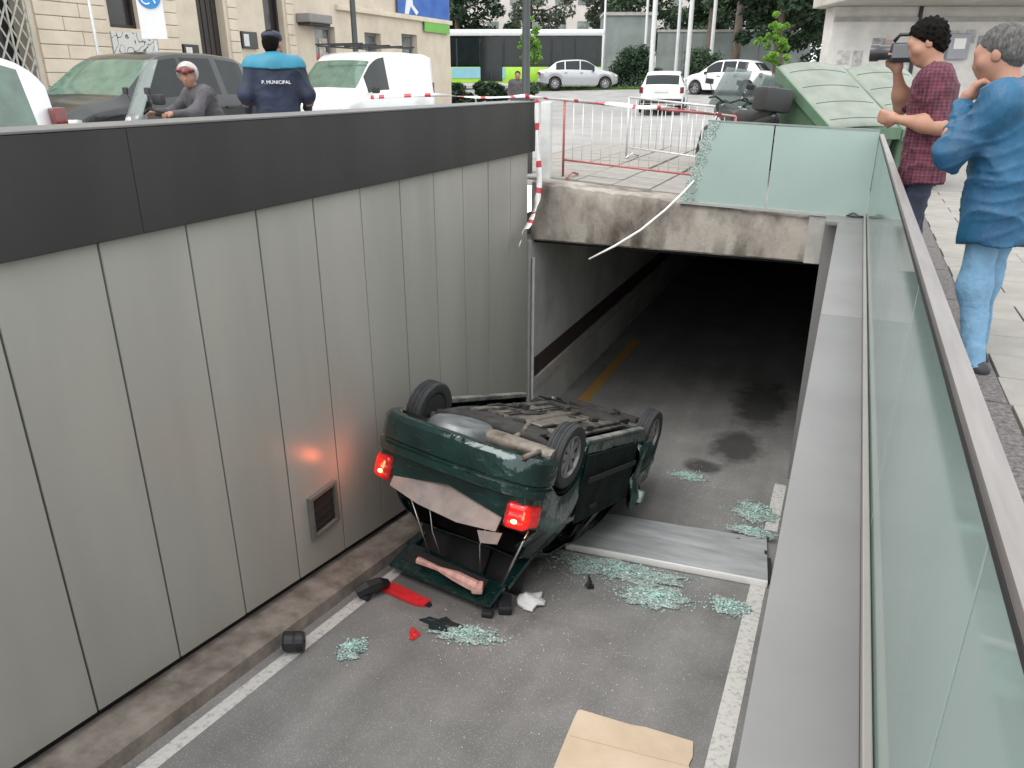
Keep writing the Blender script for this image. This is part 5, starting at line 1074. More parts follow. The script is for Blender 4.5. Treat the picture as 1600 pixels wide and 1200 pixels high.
# ---- motorbikes and scooters
def motorbike(loc, rz, label, paint, scooter=False, lean=.12, screen=None, group=None, top=False):
    t = thing('scooter' if scooter else 'motorbike', loc, label, 'scooter' if scooter else 'motorbike', rz, group); t.rotation_euler = (0, lean, rz)
    R = .24 if scooter else .30; wbs = 1.25 if scooter else 1.36
    for y in (0, wbs):
        b = MB(); b.lathe([(R*.72, -.045), (R*.9, -.06), (R, -.03), (R, .03), (R*.9, .06), (R*.72, .045), (R*.72, -.045)], 26, axis='X'); w = b.build('wheel', M_tyre, t, smooth=True, angle=40); w.location = (0, y, R)
        r = MB(); r.lathe([(R*.72, -.03), (R*.66, -.02), (R*.66, .02), (R*.72, .03)], 20, axis='X')
        r.lathe([(0, -.05), (.05, -.05), (.05, .05), (0, .05)], 12, axis='X')
        for k in range(5):
            a = k*1.2566; r.bar((0, .04*math.cos(a), .04*math.sin(a)), (0, R*.68*math.cos(a), R*.68*math.sin(a)), .03, .03)
        r.build('rim', M_alloy, w)
    Z = lambda y, z: (0, y, z)
    for s in (-1, 1): MB().tube([(s*.075, wbs, R), (s*.075, wbs-.16, .60), (s*.075, wbs-.29, .93)], .022, 8).build('fork', M_chrome, t, smooth=True)
    MB().tube([(-.34, wbs-.44, 1.03), (-.2, wbs-.34, 1.06), (0, wbs-.31, .98), (.2, wbs-.34, 1.06), (.34, wbs-.44, 1.03)], .014, 8).build('handlebar', M_trim, t, smooth=True)
    for s in (-1, 1):
        MB().tube([(s*.24, wbs-.35, 1.06), (s*.30, wbs-.30, 1.22)], .006, 6).build('mirror_stem', M_trim, t); MB().box((s*.32, wbs-.30, 1.25), (.12, .03, .07), bev=.012).build('mirror', M_trim, t)
    organic('front_mudguard', [sdf([cap((0, wbs+R*.95*math.cos(a), R+R*1.12*math.sin(a)), (0, wbs+R*.95*math.cos(a+.4), R+R*1.12*math.sin(a+.4)), .055) for a in (.5, .9, 1.3, 1.7)], .016, 40)], paint, t)
    if scooter:
        organic('leg_shield', [sdf([cap((-.16, wbs-.30, .42), (.16, wbs-.30, .42), .06), cap((-.17, wbs-.33, .72), (.17, wbs-.33, .72), .07), cap((-.10, wbs-.26, .93), (.10, wbs-.26, .93), .09), cap((-.14, wbs-.42, .32), (-.14, .42, .30), .05), cap((.14, wbs-.42, .32), (.14, .42, .30), .05)], .018, 26)], paint, t)
        organic('rear_body', [sdf([cap((0, .42, .42), (0, -.18, .58), .14, .11), cap((0, .36, .60), (0, -.2, .66), .13, .10)], .018, 24)], paint, t)
        organic('seat', [sdf([cap((0, .42, .76), (0, -.15, .80), .115, .12)], .016, 30, cut=lambda g: g[:, 2]-.845)], M_trim, t)
    else:
        organic('fuel_tank', [sdf([cap((0, .62, .82), (0, .95, .86), .12, .13)], .018, 24)], paint, t)
        organic('engine', [sdf([cap((0, .55, .42), (0, .85, .40), .16, .15), cap((0, .80, .5), (0, .92, .62), .10, .09)], .02, 30, folds(.01, 90, 1))], M_und, t)
        organic('seat', [sdf([cap((0, .58, .80), (0, .15, .82), .11, .12), cap((0, .15, .83), (0, -.22, .90), .11, .08)], .016, 30)], M_trim, t)
        organic('tail', [sdf([cap((0, .1, .74), (0, -.32, .86), .09, .05)], .016, 30)], paint, t)
        MB().tube([(.14, .85, .35), (.16, .4, .28), (.17, -.15, .36)], [.03, .035, .05], 10).build('exhaust', M_chrome, t, smooth=True)
        organic('headlamp_fairing', [sdf([cap((0, wbs-.24, .92), (0, wbs-.16, .88), .12, .09)], .016, 30)], paint, t)
        for s in (-1, 1): MB().tube([(s*.06, wbs-.30, .86), (s*.10, .7, .62), (s*.09, .3, .5), (s*.07, 0, R)], .022, 8).build('frame_tube', M_trim, t, smooth=True)
    b = MB(); b.lathe([(0, .05), (.07, .04), (.085, 0), (0, 0)], 16, Matrix.Translation((0, wbs-.14 if not scooter else wbs-.19, .90)) @ Matrix.Rotation(-math.pi/2, 4, 'X')); b.build('headlight', M_hl, t, smooth=True, angle=40)
    if screen:
        b = MB(); n = 6
        for i in range(n+1):
            for k in range(5):
                x = (k/4-.5)*(.46-.06*i/n); b.v.append((x, wbs-.20-.30*(i/n)-.35*x*x, .95+screen*i/n))
        b.f = [(i*5+k, i*5+k+1, i*5+k+6, i*5+k+5) for i in range(n) for k in range(4)]
        o = b.build('windscreen', glass_mat('scooter_screen', (.8, .85, .84), (.35, .40, .39), .45, .08), t, smooth=True); o.modifiers.new('t', 'SOLIDIFY').thickness = .004
    MB().tube([(-.06, .5, .25), (-.22, .46, .0)], .012, 6).build('side_stand', M_trim, t)
    if top: MB().box((0, -.22, 1.06), (.40, .36, .30), bev=.07).build('top_box', M_trim, t, smooth=True, angle=40); t.scale = (1.08,)*3
    return t
motorbike((-1.38, 11.95, G(-1.5, 11.7)+.03), math.radians(35), 'dark motorbike with pale forks parked left of the green containers', mat('black_bike_paint', (.02, .025, .022), .3, var=.2, coat=.5), screen=.5, top=True)
motorbike((-.78, 12.55, G(-1.1, 12.3)+.03), math.radians(50), 'second dark motorbike behind the first, close to the container', mat('dark_green_bike_paint', (.015, .05, .03), .3, var=.2, coat=.5), screen=.45, top=True)
motorbike((-1.25, 13.6, G(-1.5, 13.3)+.03), math.radians(20), 'black scooter squeezed against the green container', MATS['black_bike_paint'], scooter=True, screen=.5)
sx, sy = -7.05, 7.55
motorbike((sx, sy, G(sx, sy)), math.radians(158), 'grey scooter with tall clear windscreen ridden behind the parapet', mat('grey_scooter_paint', (.16, .165, .17), .35, var=.15, coat=.4), scooter=True, lean=0, screen=.62)
M_gcoat = mat('grey_jacket', (.085, .08, .088), .8, var=.3, scale=8, bump=.8, bscale=14, bdist=.02)
J4 = dict(pel=(0, .12, .86), chest=(0, .24, 1.15), neck=(0, .31, 1.33), head=(0, .36, 1.475), hyaw=.95, hpitch=-.1, sL=(-.19, .26, 1.27), sR=(.19, .26, 1.27), eL=(-.30, .46, 1.06), eR=(.30, .46, 1.06), wL=(-.27, .72, 1.06), wR=(.27, .72, 1.06),
          hdL=(0, 1, 0), hdR=(0, 1, 0), cuL=.9, cuR=.9, hipL=(-.10, .15, .84), hipR=(.10, .15, .84), knL=(-.19, .58, .78), knR=(.19, .58, .78), anL=(-.17, .62, .40), anR=(.17, .62, .40))
p4_, H4, R4 = person((sx, sy, G(sx, sy)), math.radians(158), 'scooter rider in grey jacket and open helmet facing the camera', J4, SK1, M_gcoat, M_navy, None, M_shoe, dict(hem=.82, sleeve=.95, bulk=.02, fold=.013, ff=20, gname='jacket'))
for c in list(p4_.children):
    if c.name.startswith('shoe'): c.location.z = .31
M_helm = mat('white_helmet', (.40, .34, .32), .3, var=.1, coat=.5)
hn = np.array((Matrix.Rotation(.95, 4, 'Z') @ Vector((0, 1, -.55)).normalized()))
organic('helmet', [sdf([('e', H4(0, -.01, .04), np.array((.125, .145, .13)), R4)], .008, 60, cut=lambda g: (g-H4(0, .06, .03))@hn)], M_helm, p4_)
organic('visor', [sdf([cap(H4(-.09, .09, .075), H4(.09, .09, .075), .022), cap(H4(0, .13, .07), H4(0, .15, .06), .03)], .008, 40)], mat('dark_red_visor', (.16, .03, .03), .3, var=.1), p4_)
p4_.scale = (.95,)*3
# distant pedestrian by the hedge
J5 = dict(LEGS, pel=(0, 0, .98), chest=(0, 0, 1.30), neck=(0, .03, 1.49), head=(0, .05, 1.645), sL=(-.19, 0, 1.43), sR=(.19, 0, 1.43), eL=(-.27, 0, 1.16), eR=(.27, 0, 1.16), wL=(-.25, .12, .95), wR=(.25, .12, .95), hdL=(0, .2, -1), hdR=(0, .2, -1))
p5_, _, _ = person((-10.2, 24.2, G(-10.2, 24.2)-.25), math.radians(200), 'distant pedestrian in dark clothes left of the lamp post', J5, SK2, M_gcoat, M_navy, M_hairb, M_shoe, dict(hem=.82, sleeve=.95, bulk=.02, gname='coat'))

# ================================================================== CONTAINERS
M_cgreen = mat('container_green', (.085, .155, .095), .55, var=.25, scale=4, bump=.1, bscale=20)
M_clid = mat('faded_container_lid', (.20, .225, .185), .55, color2=(.155, .175, .145), scale=3.5, bump=.1, bscale=18)
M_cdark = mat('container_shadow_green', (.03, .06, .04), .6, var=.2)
def container(loc, rz, label):
    """front edge along local x at y=0, lid rising to the back"""
    t = thing('waste_container', loc, label, 'container', rz); w, d, hf, hb = 1.10, 1.20, .80, 1.58; sl = (hb-hf)/d
    b = MB(); b.v = [(.08, .10, .14), (w-.08, .10, .14), (w-.08, d-.10, .14), (.08, d-.10, .14), (0, 0, hf-.08), (w, 0, hf-.08), (w, d, hb-.08), (0, d, hb-.08)]
    b.f = [(3, 2, 1, 0), (0, 1, 5, 4), (1, 2, 6, 5), (2, 3, 7, 6), (3, 0, 4, 7), (4, 5, 6, 7)]; bd_ = b.build('bin', M_cgreen, t); m_ = bd_.modifiers.new('b', 'BEVEL'); m_.width = .03; m_.segments = 2
    b = MB(); b.box2((-.03, -.03, -.05), (w+.03, .0, .02)); 
    L = MB(); nx, ny = 22, 12
    def lz(u, v): return hf+sl*v*d+.07*math.sin(math.pi*u)**.7*(.5+.5*v)+.02
    for j in range(ny+1):
        for i in range(nx+1):
            u = i/nx; v = j/ny; rib = .022*max(0, math.cos(2*math.pi*(v*4.0-.5)))**6*(1 if .06 < u < .94 else 0)
            L.v.append((-.03+(w+.06)*u, -.04+(d+.06)*v, lz(u, v)-rib))
    L.f = [(j*(nx+1)+i, j*(nx+1)+i+1, (j+1)*(nx+1)+i+1, (j+1)*(nx+1)+i) for j in range(ny) for i in range(nx)]
    lid = L.build('lid', M_clid, t, smooth=True, angle=50); so = lid.modifiers.new('t', 'SOLIDIFY'); so.thickness = .02; so.offset = -1
    for k in range(4):
        v = (k+.5)/4; r = MB(); r.tube([(-.03+(w+.06)*u, -.04+(d+.06)*v, lz(u, v)-.012) for u in np.linspace(.08, .92, 13)], .014, 6); r.build('rib_groove', M_cdark, lid, smooth=True)
    for x in (-.035, w+.035):
        r = MB(); P = [(-.05, hf-.12), (d+.04, hb-.12), (d+.04, hb+.03), (-.05, hf+.03)]; r.prism(P, x-.012, x+.012, axis='X'); r.build('lid_side', M_cgreen, lid)
    MB().box2((-.03, -.075, hf-.13), (w+.03, -.045, hf+.03), bev=.008).build('lid_front', M_cgreen, lid)
    MB().box((w*.5, -.09, hf-.03), (.30, .04, .05), bev=.01).build('handle', M_cdark, lid)
    for x in (.14, w-.14):
        for y in (.18, d-.18): MB().lathe([(0, -.03), (.07, -.03), (.07, .03), (0, .03)], 14, Matrix.Translation((x, y, .07)), axis='X').build('castor', M_trim, t)
    return t
container((-.31, 11.42, .06), math.radians(42.7), 'green waste container with sloping ribbed lid, left of the pair')
container((.56, 12.22, .03), math.radians(42.7), 'second green waste container, partly hidden by the filming man')

# ================================================================== FOLIAGE
def leaf_mesh(clumps, nl, size, seed, flat=.6):
    """clumps: (x,y,z,r); many small tilted leaf faces"""
    R = np.random.default_rng(seed); C_ = np.array(clumps); k = len(C_); n = k*nl
    ci = np.repeat(np.arange(k), nl); d = R.normal(size=(n, 3)); d /= np.linalg.norm(d, axis=1)[:, None]; rr = R.uniform(.25, 1, n)**.5
    P = C_[ci, :3]+d*(C_[ci, 3]*rr)[:, None]*np.array((1, 1, flat))
    nrm = d*.5+R.normal(size=(n, 3))*.6+np.array((0, 0, .55)); nrm /= np.linalg.norm(nrm, axis=1)[:, None]
    a = np.cross(nrm, R.normal(size=(n, 3))); a /= np.linalg.norm(a, axis=1)[:, None]; b = np.cross(nrm, a); s = size*R.uniform(.6, 1.4, n)
    V = np.empty((n, 4, 3)); V[:, 0] = P-a*s[:, None]; V[:, 1] = P-b*(s*.45)[:, None]+nrm*(s*.1)[:, None]; V[:, 2] = P+a*s[:, None]; V[:, 3] = P+b*(s*.45)[:, None]+nrm*(s*.1)[:, None]
    F_ = np.arange(n*4).reshape(n, 4); return V.reshape(-1, 3).tolist(), F_.tolist()
def leaf_mat(name, c, c2):
    m = mat(name, c, .6, color2=c2, scale=1.1, spec=.3, contrast=(.35, .65), detail=8); nt = m.node_tree; b = nt.nodes['Principled BSDF']; out = nt.nodes['Material Output']
    tr = nt.nodes.new('ShaderNodeBsdfTranslucent'); mx = nt.nodes.new('ShaderNodeMixShader'); mx.inputs[0].default_value = .3
    nt.links.new(b.inputs['Base Color'].links[0].from_socket, tr.inputs[0]); nt.links.new(b.outputs[0], mx.inputs[1]); nt.links.new(tr.outputs[0], mx.inputs[2]); nt.links.new(mx.outputs[0], out.inputs[0]); return m
LM = [leaf_mat('leaf_dark', (.045, .085, .04), (.018, .038, .02)), leaf_mat('leaf_mid', (.10, .15, .08), (.045, .08, .045)), leaf_mat('leaf_pale', (.19, .22, .16), (.09, .12, .09)), leaf_mat('leaf_lime', (.22, .42, .06), (.12, .26, .04))]
M_bark = mat('bark', (.16, .125, .10), .9, var=.45, scale=9, bump=.8, bscale=26, stretch=(1, 1, .25))
def fast_mesh(name, V, F_, m, parent):
    me = bpy.data.meshes.new(name); me.from_pydata(V, [], F_); me.materials.append(m); o = bpy.data.objects.new(name, me); COL.objects.link(o); o.parent = parent; return o
def tree(loc, label, h, crown_z, cr, lm, seed, nclump=70, nl=90, leaf=.17, trunk=.22, group=None, name='tree'):
    t = thing(name, loc, label, 'tree', 0, group); R = np.random.default_rng(seed)
    top = np.array((R.uniform(-.4, .4), R.uniform(-.4, .4), h*.86)); b = MB()
    sp_ = [(0, 0, 0), (top[0]*.2+R.uniform(-.1, .1), top[1]*.2, h*.22), (top[0]*.5, top[1]*.5+R.uniform(-.15, .15), h*.5), tuple(top)]
    b.tube(sp_, [trunk, trunk*.8, trunk*.5, trunk*.15], 9); cl = []
    nb = 9
    for i in range(nb):
        z = crown_z*.8+(h*.85-crown_z*.8)*i/nb; a = i*2.4+R.uniform(-.4, .4); r = cr*R.uniform(.55, .95)*(1-.35*abs(i/nb-.35)); u = z/(h*.86); base = np.array((top[0]*u, top[1]*u, z))
        tip = base+np.array((math.cos(a)*r, math.sin(a)*r, R.uniform(.2, .9)*r*.7)); mid = (base+tip)/2+np.array((0, 0, -.1*r))
        b.tube([tuple(base), tuple(mid), tuple(tip)], [trunk*.38, trunk*.24, trunk*.07], 6)
        for q in np.linspace(.45, 1.1, max(2, nclump//nb)): cl.append((*(base+(tip-base)*q+R.normal(size=3)*cr*.20), cr*R.uniform(.16, .30)))
    for _ in range(nclump//4): cl.append((top[0]+R.normal()*cr*.35, top[1]+R.normal()*cr*.35, h*R.uniform(.7, 1.0), cr*R.uniform(.15, .28)))
    b.build('trunk', M_bark, t, smooth=True); V, F_ = leaf_mesh(cl, nl, leaf, seed+1, .75); fast_mesh('crown', V, F_, lm, t); return t
def bush(loc, label, rx, ry, h, lm, seed, nc=40, nl=80, leaf=.09, cat='bush', name='bush'):
    t = thing(name, loc, label, cat); R = np.random.default_rng(seed); cl = []; b = MB()
    for i in range(nc):
        a = R.uniform(0, 6.28); q = R.uniform(0, 1)**.5; z = R.uniform(.12, 1); k_ = math.sqrt(max(.08, 1-(z*.9)**2.5)); cl.append((rx*q*k_*math.cos(a), ry*q*k_*math.sin(a), h*z*.86, R.uniform(.16, .26)*min(h, 2)))
    for i in range(6):
        a = i*1.05; b.tube([(0, 0, 0), (rx*.3*math.cos(a), ry*.3*math.sin(a), h*.4), (rx*.6*math.cos(a), ry*.6*math.sin(a), h*.75)], [.03, .02, .008], 5)
    b.build('stems', M_bark, t); V, F_ = leaf_mesh(cl, nl, leaf, seed+1, .9); fast_mesh('foliage', V, F_, lm, t); return t
TG = 'trees behind the bus and the grey wall'
for i, (x, y, h, cz, cr, lm, lab) in enumerate((
    (-25.5, 50, 11, 3.0, 3.2, 0, 'dark tree at the corner of the beige building'),
    (-23.5, 58, 12, 3.4, 3.4, 2, 'pale thin tree above the left part of the bus'),
    (-18.5, 60, 12, 4.2, 3.2, 2, 'pale thin tree above the middle of the bus'),
    (-15.0, 57, 12, 3.2, 3.6, 1, 'green tree above the right end of the bus'),
    (-11.5, 60, 13, 3.2, 3.8, 1, 'green tree behind the tall grey block'),
    (-8.0, 62, 13, 3.8, 3.4, 1, 'mid green tree between the white poles'),
    (-5.0, 60, 13, 3.0, 3.6, 0, 'dark tree behind the right end of grey wall'),
    (-1.6, 48, 11, 2.2, 3.2, 0, 'dark leafy tree left of the poster wall'),
    (-3.8, 41, 9, 3.2, 2.6, 0, 'nearer dark tree rising above the small white car'))):
    tree((x, y, G(x, y)), lab, h, cz, cr, LM[lm], 100+i*7, 110 if lm != 2 else 60, 120, .17, .24, TG)
for i, (x, y, lab) in enumerate(((-9.0, 51.5, 'bare brown trunk with high crown between two white poles'), (-7.2, 50.5, 'slim brown trunk right of the bare trunk'))):
    tree((x, y, 1.2), lab, 12, 6.2, 2.6, LM[1], 300+i, 40, 80, .16, .30, TG)
bush((-11.5, 43.2, 1.12), 'rounded dark green bush right of the bus', 1.15, .9, 2.2, LM[0], 41, 60, 110)
bush((-8.0, 44.2, 1.12), 'looser olive bush behind the white poles', 1.1, .9, 2.1, LM[1], 42, 48, 90)
bush((-10.1, 43.0, 1.12), 'low green bush between the two larger bushes', .8, .6, 1.0, LM[1], 45, 30, 80)
for i, (x, y, lm, lab) in enumerate(((-17.0, 33.0, 0, 'dark shrub in front of the bus, next to the building'), (-15.6, 33.6, 0, 'middle shrub of the row in front of the bus'), (-14.2, 34.1, 1, 'brownish shrub behind the lamp post'))):
    bush((x, y, G(x, y)), lab, .95, .7, .95, LM[lm], 50+i, 34, 80, name='shrub')
tree((-2.5, 25.4, G(-2.5, 25)), 'bright lime green sapling above the motorbikes', 3.1, 2.0, .40, LM[3], 61, 36, 90, .05, .03, name='sapling')
tree((-9.3, 22.6, G(-9, 22.6)), 'lime green sapling showing beside the lamp post', 3.1, 2.2, .34, LM[3], 62, 30, 90, .05, .03, name='sapling')
# verge: short grass
V = []; F_ = []; R = np.random.default_rng(77)
for i in range(9000):
    x = R.uniform(-17, -5); y = 42.2+(x+12)*.30+R.uniform(-1.3, 1.4); z = G(x, y)+.01; h = R.uniform(.06, .17); a = R.uniform(0, 6.28); w = .03
    V += [(x-w*math.cos(a), y-w*math.sin(a), z), (x+w*math.cos(a), y+w*math.sin(a), z), (x+R.normal()*.04, y+R.normal()*.04, z+h)]; F_.append((3*i, 3*i+1, 3*i+2))
gz = fast_mesh('grass', V, F_, leaf_mat('grass_blades', (.16, .27, .06), (.09, .17, .04)), None); tag(gz, 'strip of short bright grass around the bushes', 'grass', kind='stuff')
sv = grid(list(np.linspace(-17, -5, 9)), list(np.linspace(-1.4, 1.5, 4)), lambda x, y: 0); sv.v = [(x, y+42.2+(x+12)*.30, G(x, y+42.2+(x+12)*.30)+.03) for x, y, z in sv.v]
tag(sv.build('grass_verge', mat('verge_soil', (.10, .15, .05), .95, var=.4, scale=3)), kind='structure')

# ================================================================== BUILDINGS
def wall_open(x, y0, y1, z0, z1, holes, depth, m, parent, name='wall'):
    """front skin in the plane X=x (facing +X) with recessed openings"""
    Y = sorted({y0, y1, *[h[0] for h in holes], *[h[1] for h in holes]}); Z = sorted({z0, z1, *[h[2] for h in holes], *[h[3] for h in holes]}); b = MB(); ny = len(Y)
    b.v = [(x, y, z) for z in Z for y in Y]
    for j in range(len(Z)-1):
        for i in range(ny-1):
            cy, cz = (Y[i]+Y[i+1])/2, (Z[j]+Z[j+1])/2
            if any(h[0] < cy < h[1] and h[2] < cz < h[3] for h in holes): continue
            b.f.append((j*ny+i, j*ny+i+1, (j+1)*ny+i+1, (j+1)*ny+i))
    id_ = {(y, z): j*ny+i for j, z in enumerate(Z) for i, y in enumerate(Y)}
    for a, c, e, f in holes:
        ys_ = [y for y in Y if a <= y <= c]; zs_ = [z for z in Z if e <= z <= f]
        loop = [(y, e) for y in ys_]+[(c, z) for z in zs_[1:]]+[(y, f) for y in reversed(ys_[:-1])]+[(a, z) for z in reversed(zs_[1:-1])]
        o = len(b.v); b.v += [(x-depth, y, z) for y, z in loop]; n = len(loop)
        for i in range(n): b.f.append((id_[loop[i]], id_[loop[(i+1) % n]], o+(i+1) % n, o+i))
    return b.build(name, m, parent)
M_beige = mat('beige_limestone', (.60, .53, .42), .85, color2=(.50, .43, .34), scale=1.3, bump=.3, bscale=18)
M_beige2 = mat('beige_block', (.63, .555, .44), .85, color2=(.53, .46, .36), scale=2, bump=.3, bscale=22)
M_dkglass = mat('dark_shop_glass', (.022, .02, .022), .15, var=.4, scale=2)
M_shop = mat('shop_window_glass', (.09, .12, .115), .12, color2=(.24, .25, .23), scale=2.2)
bl = thing('beige_building', (-14, 16, .1), 'beige stone building with shopfronts and a blue banner, left background', 'building')
BO = Vector(bl.location)
def bp(mb, name, m, parent=bl, **k):
    mb.v = [tuple(Vector(v)-BO) for v in mb.v]; return mb.build(name, m, parent, **k)
holes = [(8.4, 10.45, .12, 4.2), (12.25, 13.05, 2.48, 4.3), (14.65, 15.5, .12, 3.9), (16.9, 17.65, .12, 3.8), (18.9, 19.85, .5, 2.9), (21.35, 22.25, .9, 2.85), (23.5, 24.5, 1.3, 2.92)]
w_ = wall_open(-14-BO.x, 4-BO.y, 26.9-BO.y, 0-BO.z, 9-BO.z, [(a-BO.y, c-BO.y, e-BO.z, f-BO.z) for a, c, e, f in holes], .35, M_beige, bl)
b = MB(); b.box2((-24, 4, 0), (-14.36, 26.9, 9)); b.v = b.v; bp(b, 'inner_mass', M_dkglass)
b = MB(); b.v = [(-24, 26.9, 0), (-14, 26.9, 0), (-14, 26.9, 9), (-24, 26.9, 9), (-24, 26.88, 0), (-14, 26.88, 0), (-14, 26.88, 9), (-24, 26.88, 9)]; b.f = [(0, 1, 2, 3), (7, 6, 5, 4), (0, 4, 5, 1), (3, 2, 6, 7)]; bp(b, 'end_wall', M_beige)
def pane(y0, y1, z0, z1, m, x=-14.22, name='window', fr=None):
    p = bp(MB().box2((x-.02, y0, z0), (x, y1, z1)), name, m)
    if fr:
        for a, c in (((y0, z0), (y0+.07, z1)), ((y1-.07, z0), (y1, z1)), ((y0+.07, z1-.07), (y1-.07, z1)), ((y0+.07, z0), (y1-.07, z0+.07))): bp(MB().box2((x, a[0], a[1]), (x+.05, c[0], c[1])), 'frame', fr, p)
    return p
M_brown = mat('dark_brown_door', (.035, .028, .025), .55, var=.4, scale=3, stretch=(1, 1, .2), bump=.2); M_frame = mat('grey_frame', (.22, .22, .215), .5, var=.1)
pane(12.25, 13.05, 2.48, 4.3, M_dkglass, fr=M_brown)
d_ = pane(14.65, 15.5, .12, 3.9, M_brown, name='door')
for k in range(5): bp(MB().box2((-14.22, 14.67+k*.165, .15), (-14.20, 14.79+k*.165, 3.85)), 'door_board', M_brown, d_)
pane(16.9, 17.65, .12, 3.8, M_dkglass, name='doorway', fr=M_brown)
ws_ = pane(18.9, 19.85, .5, 2.9, M_shop, fr=M_frame)
for (a, c, e, f, cc) in ((18.98, 19.3, 1.5, 2.2, (.5, .12, .10)), (19.36, 19.72, 1.2, 1.9, (.52, .42, .38)), (19.34, 19.74, 2.0, 2.6, (.55, .5, .45)), (19.0, 19.3, .8, 1.35, (.42, .16, .14))):
    bp(MB().box2((-14.215, a, e), (-14.205, c, f)), 'poster', mat('poster_%d' % int(a*100+e*10), cc, .7, var=.5, scale=9), ws_)
for a in ((21.35, 22.25, .9, 2.85), (23.5, 24.5, 1.3, 2.92)):
    p = pane(*a, M_shop, fr=M_frame); bp(MB().box2((-14.21, a[0]+.12, a[2]+.25), (-14.20, a[1]-.15, a[2]+.95)), 'notice', mat('white_notice', (.6, .6, .58), .7, var=.15, scale=8), p)
# rusticated blocks
for y0, y1 in ((10.62, 12.18), (13.35, 14.02), (15.6, 15.92), (17.75, 18.05)):
    z = .15; r = 0
    while z < 4.4:
        hh = .245; e = [y0, y1] if (y1-y0) < .9 else ([y0, y0+(y1-y0)*(.36 if r % 2 else .6), y1])
        for a, c in zip(e[:-1], e[1:]): bp(MB().box2((-14.05, a+.006, z+.006), (-13.955-rng.uniform(0, .008), c-.006, z+hh-.006), bev=.012), 'stone_block', M_beige2)
        z += hh; r += 1
for z, dz, px_ in ((3.35, .14, .12), (4.5, .2, .18)):
    b = MB(); b.box2((-14.01, 19.95 if z < 4 else 4, z), (-14+px_, 26.9, z+dz), bev=.02); bp(b, 'string_course', M_beige2)
# graffiti panel
M_graf = mat('graffiti_board', (.52, .52, .49), .7, var=0); nd, lk, bs = nodes(M_graf); tc = nd.new('ShaderNodeTexCoord'); nz = nd.new('ShaderNodeTexNoise'); nz.inputs['Scale'].default_value = 2.6; nz.inputs['Detail'].default_value = 2; lk.new(tc.outputs['Object'], nz.inputs['Vector'])
mr = nd.new('ShaderNodeMath'); mr.operation = 'PINGPONG'; mr.inputs[1].default_value = .05; lk.new(nz.outputs['Fac'], mr.inputs[0]); rp = nd.new('ShaderNodeValToRGB'); rp.color_ramp.elements[0].position = .006; rp.color_ramp.elements[1].position = .011
rp.color_ramp.elements[0].color = (.06, .06, .065, 1); rp.color_ramp.elements[1].color = (.52, .52, .49, 1); lk.new(mr.outputs[0], rp.inputs[0]); lk.new(rp.outputs[0], bs.inputs['Base Color'])
bp(MB().box2((-13.99, 12.2, .9), (-13.95, 13.34, 2.40), bev=.005), 'graffiti_panel', M_graf)
for y0, y1, z0, z1 in ((14.05, 14.5, 1.92, 2.24), (15.95, 16.5, 2.22, 2.6)):
    p = bp(MB().box2((-13.998, y0, z0), (-13.94, y1, z1), bev=.01), 'notice_case', M_dkglass)
    bp(MB().box2((-13.939, y0+.06, z0+.05), (-13.935, y0+.24, z1-.06)), 'paper', MATS['white_notice'], p)
lb = bp(MB().box2((-14.0, 18.15, 2.92), (-13.55, 19.15, 3.14), bev=.03), 'wall_lamp_box', mat('grey_box', (.23, .22, .21), .5, var=.15)); bp(MB().box2((-13.98, 18.2, 2.86), (-13.6, 19.1, 2.915)), 'louvre', M_trim, lb)
# blue banner with green foot
bn = bp(MB().box2((-13.93, 23.2, 3.42), (-13.90, 26.7, 4.9)), 'banner', mat('blue_banner', (.03, .085, .34), .6, color2=(.05, .16, .45), scale=1.5)); bp(MB().box2((-13.925, 24.9, 3.05), (-13.895, 26.7, 3.41)), 'green_strip', mat('green_banner', (.16, .42, .08), .6, var=.1), bn)
fg = [(23.6, 3.5), (23.75, 3.95), (23.62, 4.2), (23.8, 4.55), (24.0, 4.7), (24.1, 4.4), (24.4, 4.3), (24.35, 4.15), (24.1, 4.1), (24.15, 3.8), (24.5, 3.6), (24.35, 3.5), (24.0, 3.75), (23.85, 3.5)]
bp(MB().prism(fg, -13.899, -13.892, axis='X'), 'white_figure', mat('white_vinyl', (.7, .72, .74), .5, var=.05), bn)
# folding lattice gate in the first opening
gt = thing('lattice_gate', (-13.92, 8.5, .13), 'pale folding lattice gate at the far left of the beige building', 'gate')
M_lat = mat('pale_lattice', (.42, .42, .37), .5, metal=.2, var=.2, scale=8)
for k in range(-9, 12):
    for s in (-1, 1):
        y0_, z0_, y1_, z1_ = k*.2, 0., k*.2+2.1, 4.0
        if s < 0: y0_, y1_ = 1.95-y0_, 1.95-y1_
        P = Vector((0, y0_, z0_)); Q = Vector((0, y1_, z1_)); d = Q-P; t0, t1 = 0, 1
        for lo_, hi_ in ((0., 1.93),):
            if abs(d.y) > 1e-6:
                a, c = (lo_-P.y)/d.y, (hi_-P.y)/d.y; t0 = max(t0, min(a, c)); t1 = min(t1, max(a, c))
        if t1-t0 > .05: MB().bar(P+d*t0+Vector((s*.012, 0, 0)), P+d*t1+Vector((s*.012, 0, 0)), .016, .03).build('lattice_bar', M_lat, gt)
for y in np.linspace(0, 1.93, 6): MB().box((.03, y, 2.0), (.02, .03, 4.0)).build('upright', M_lat, gt)
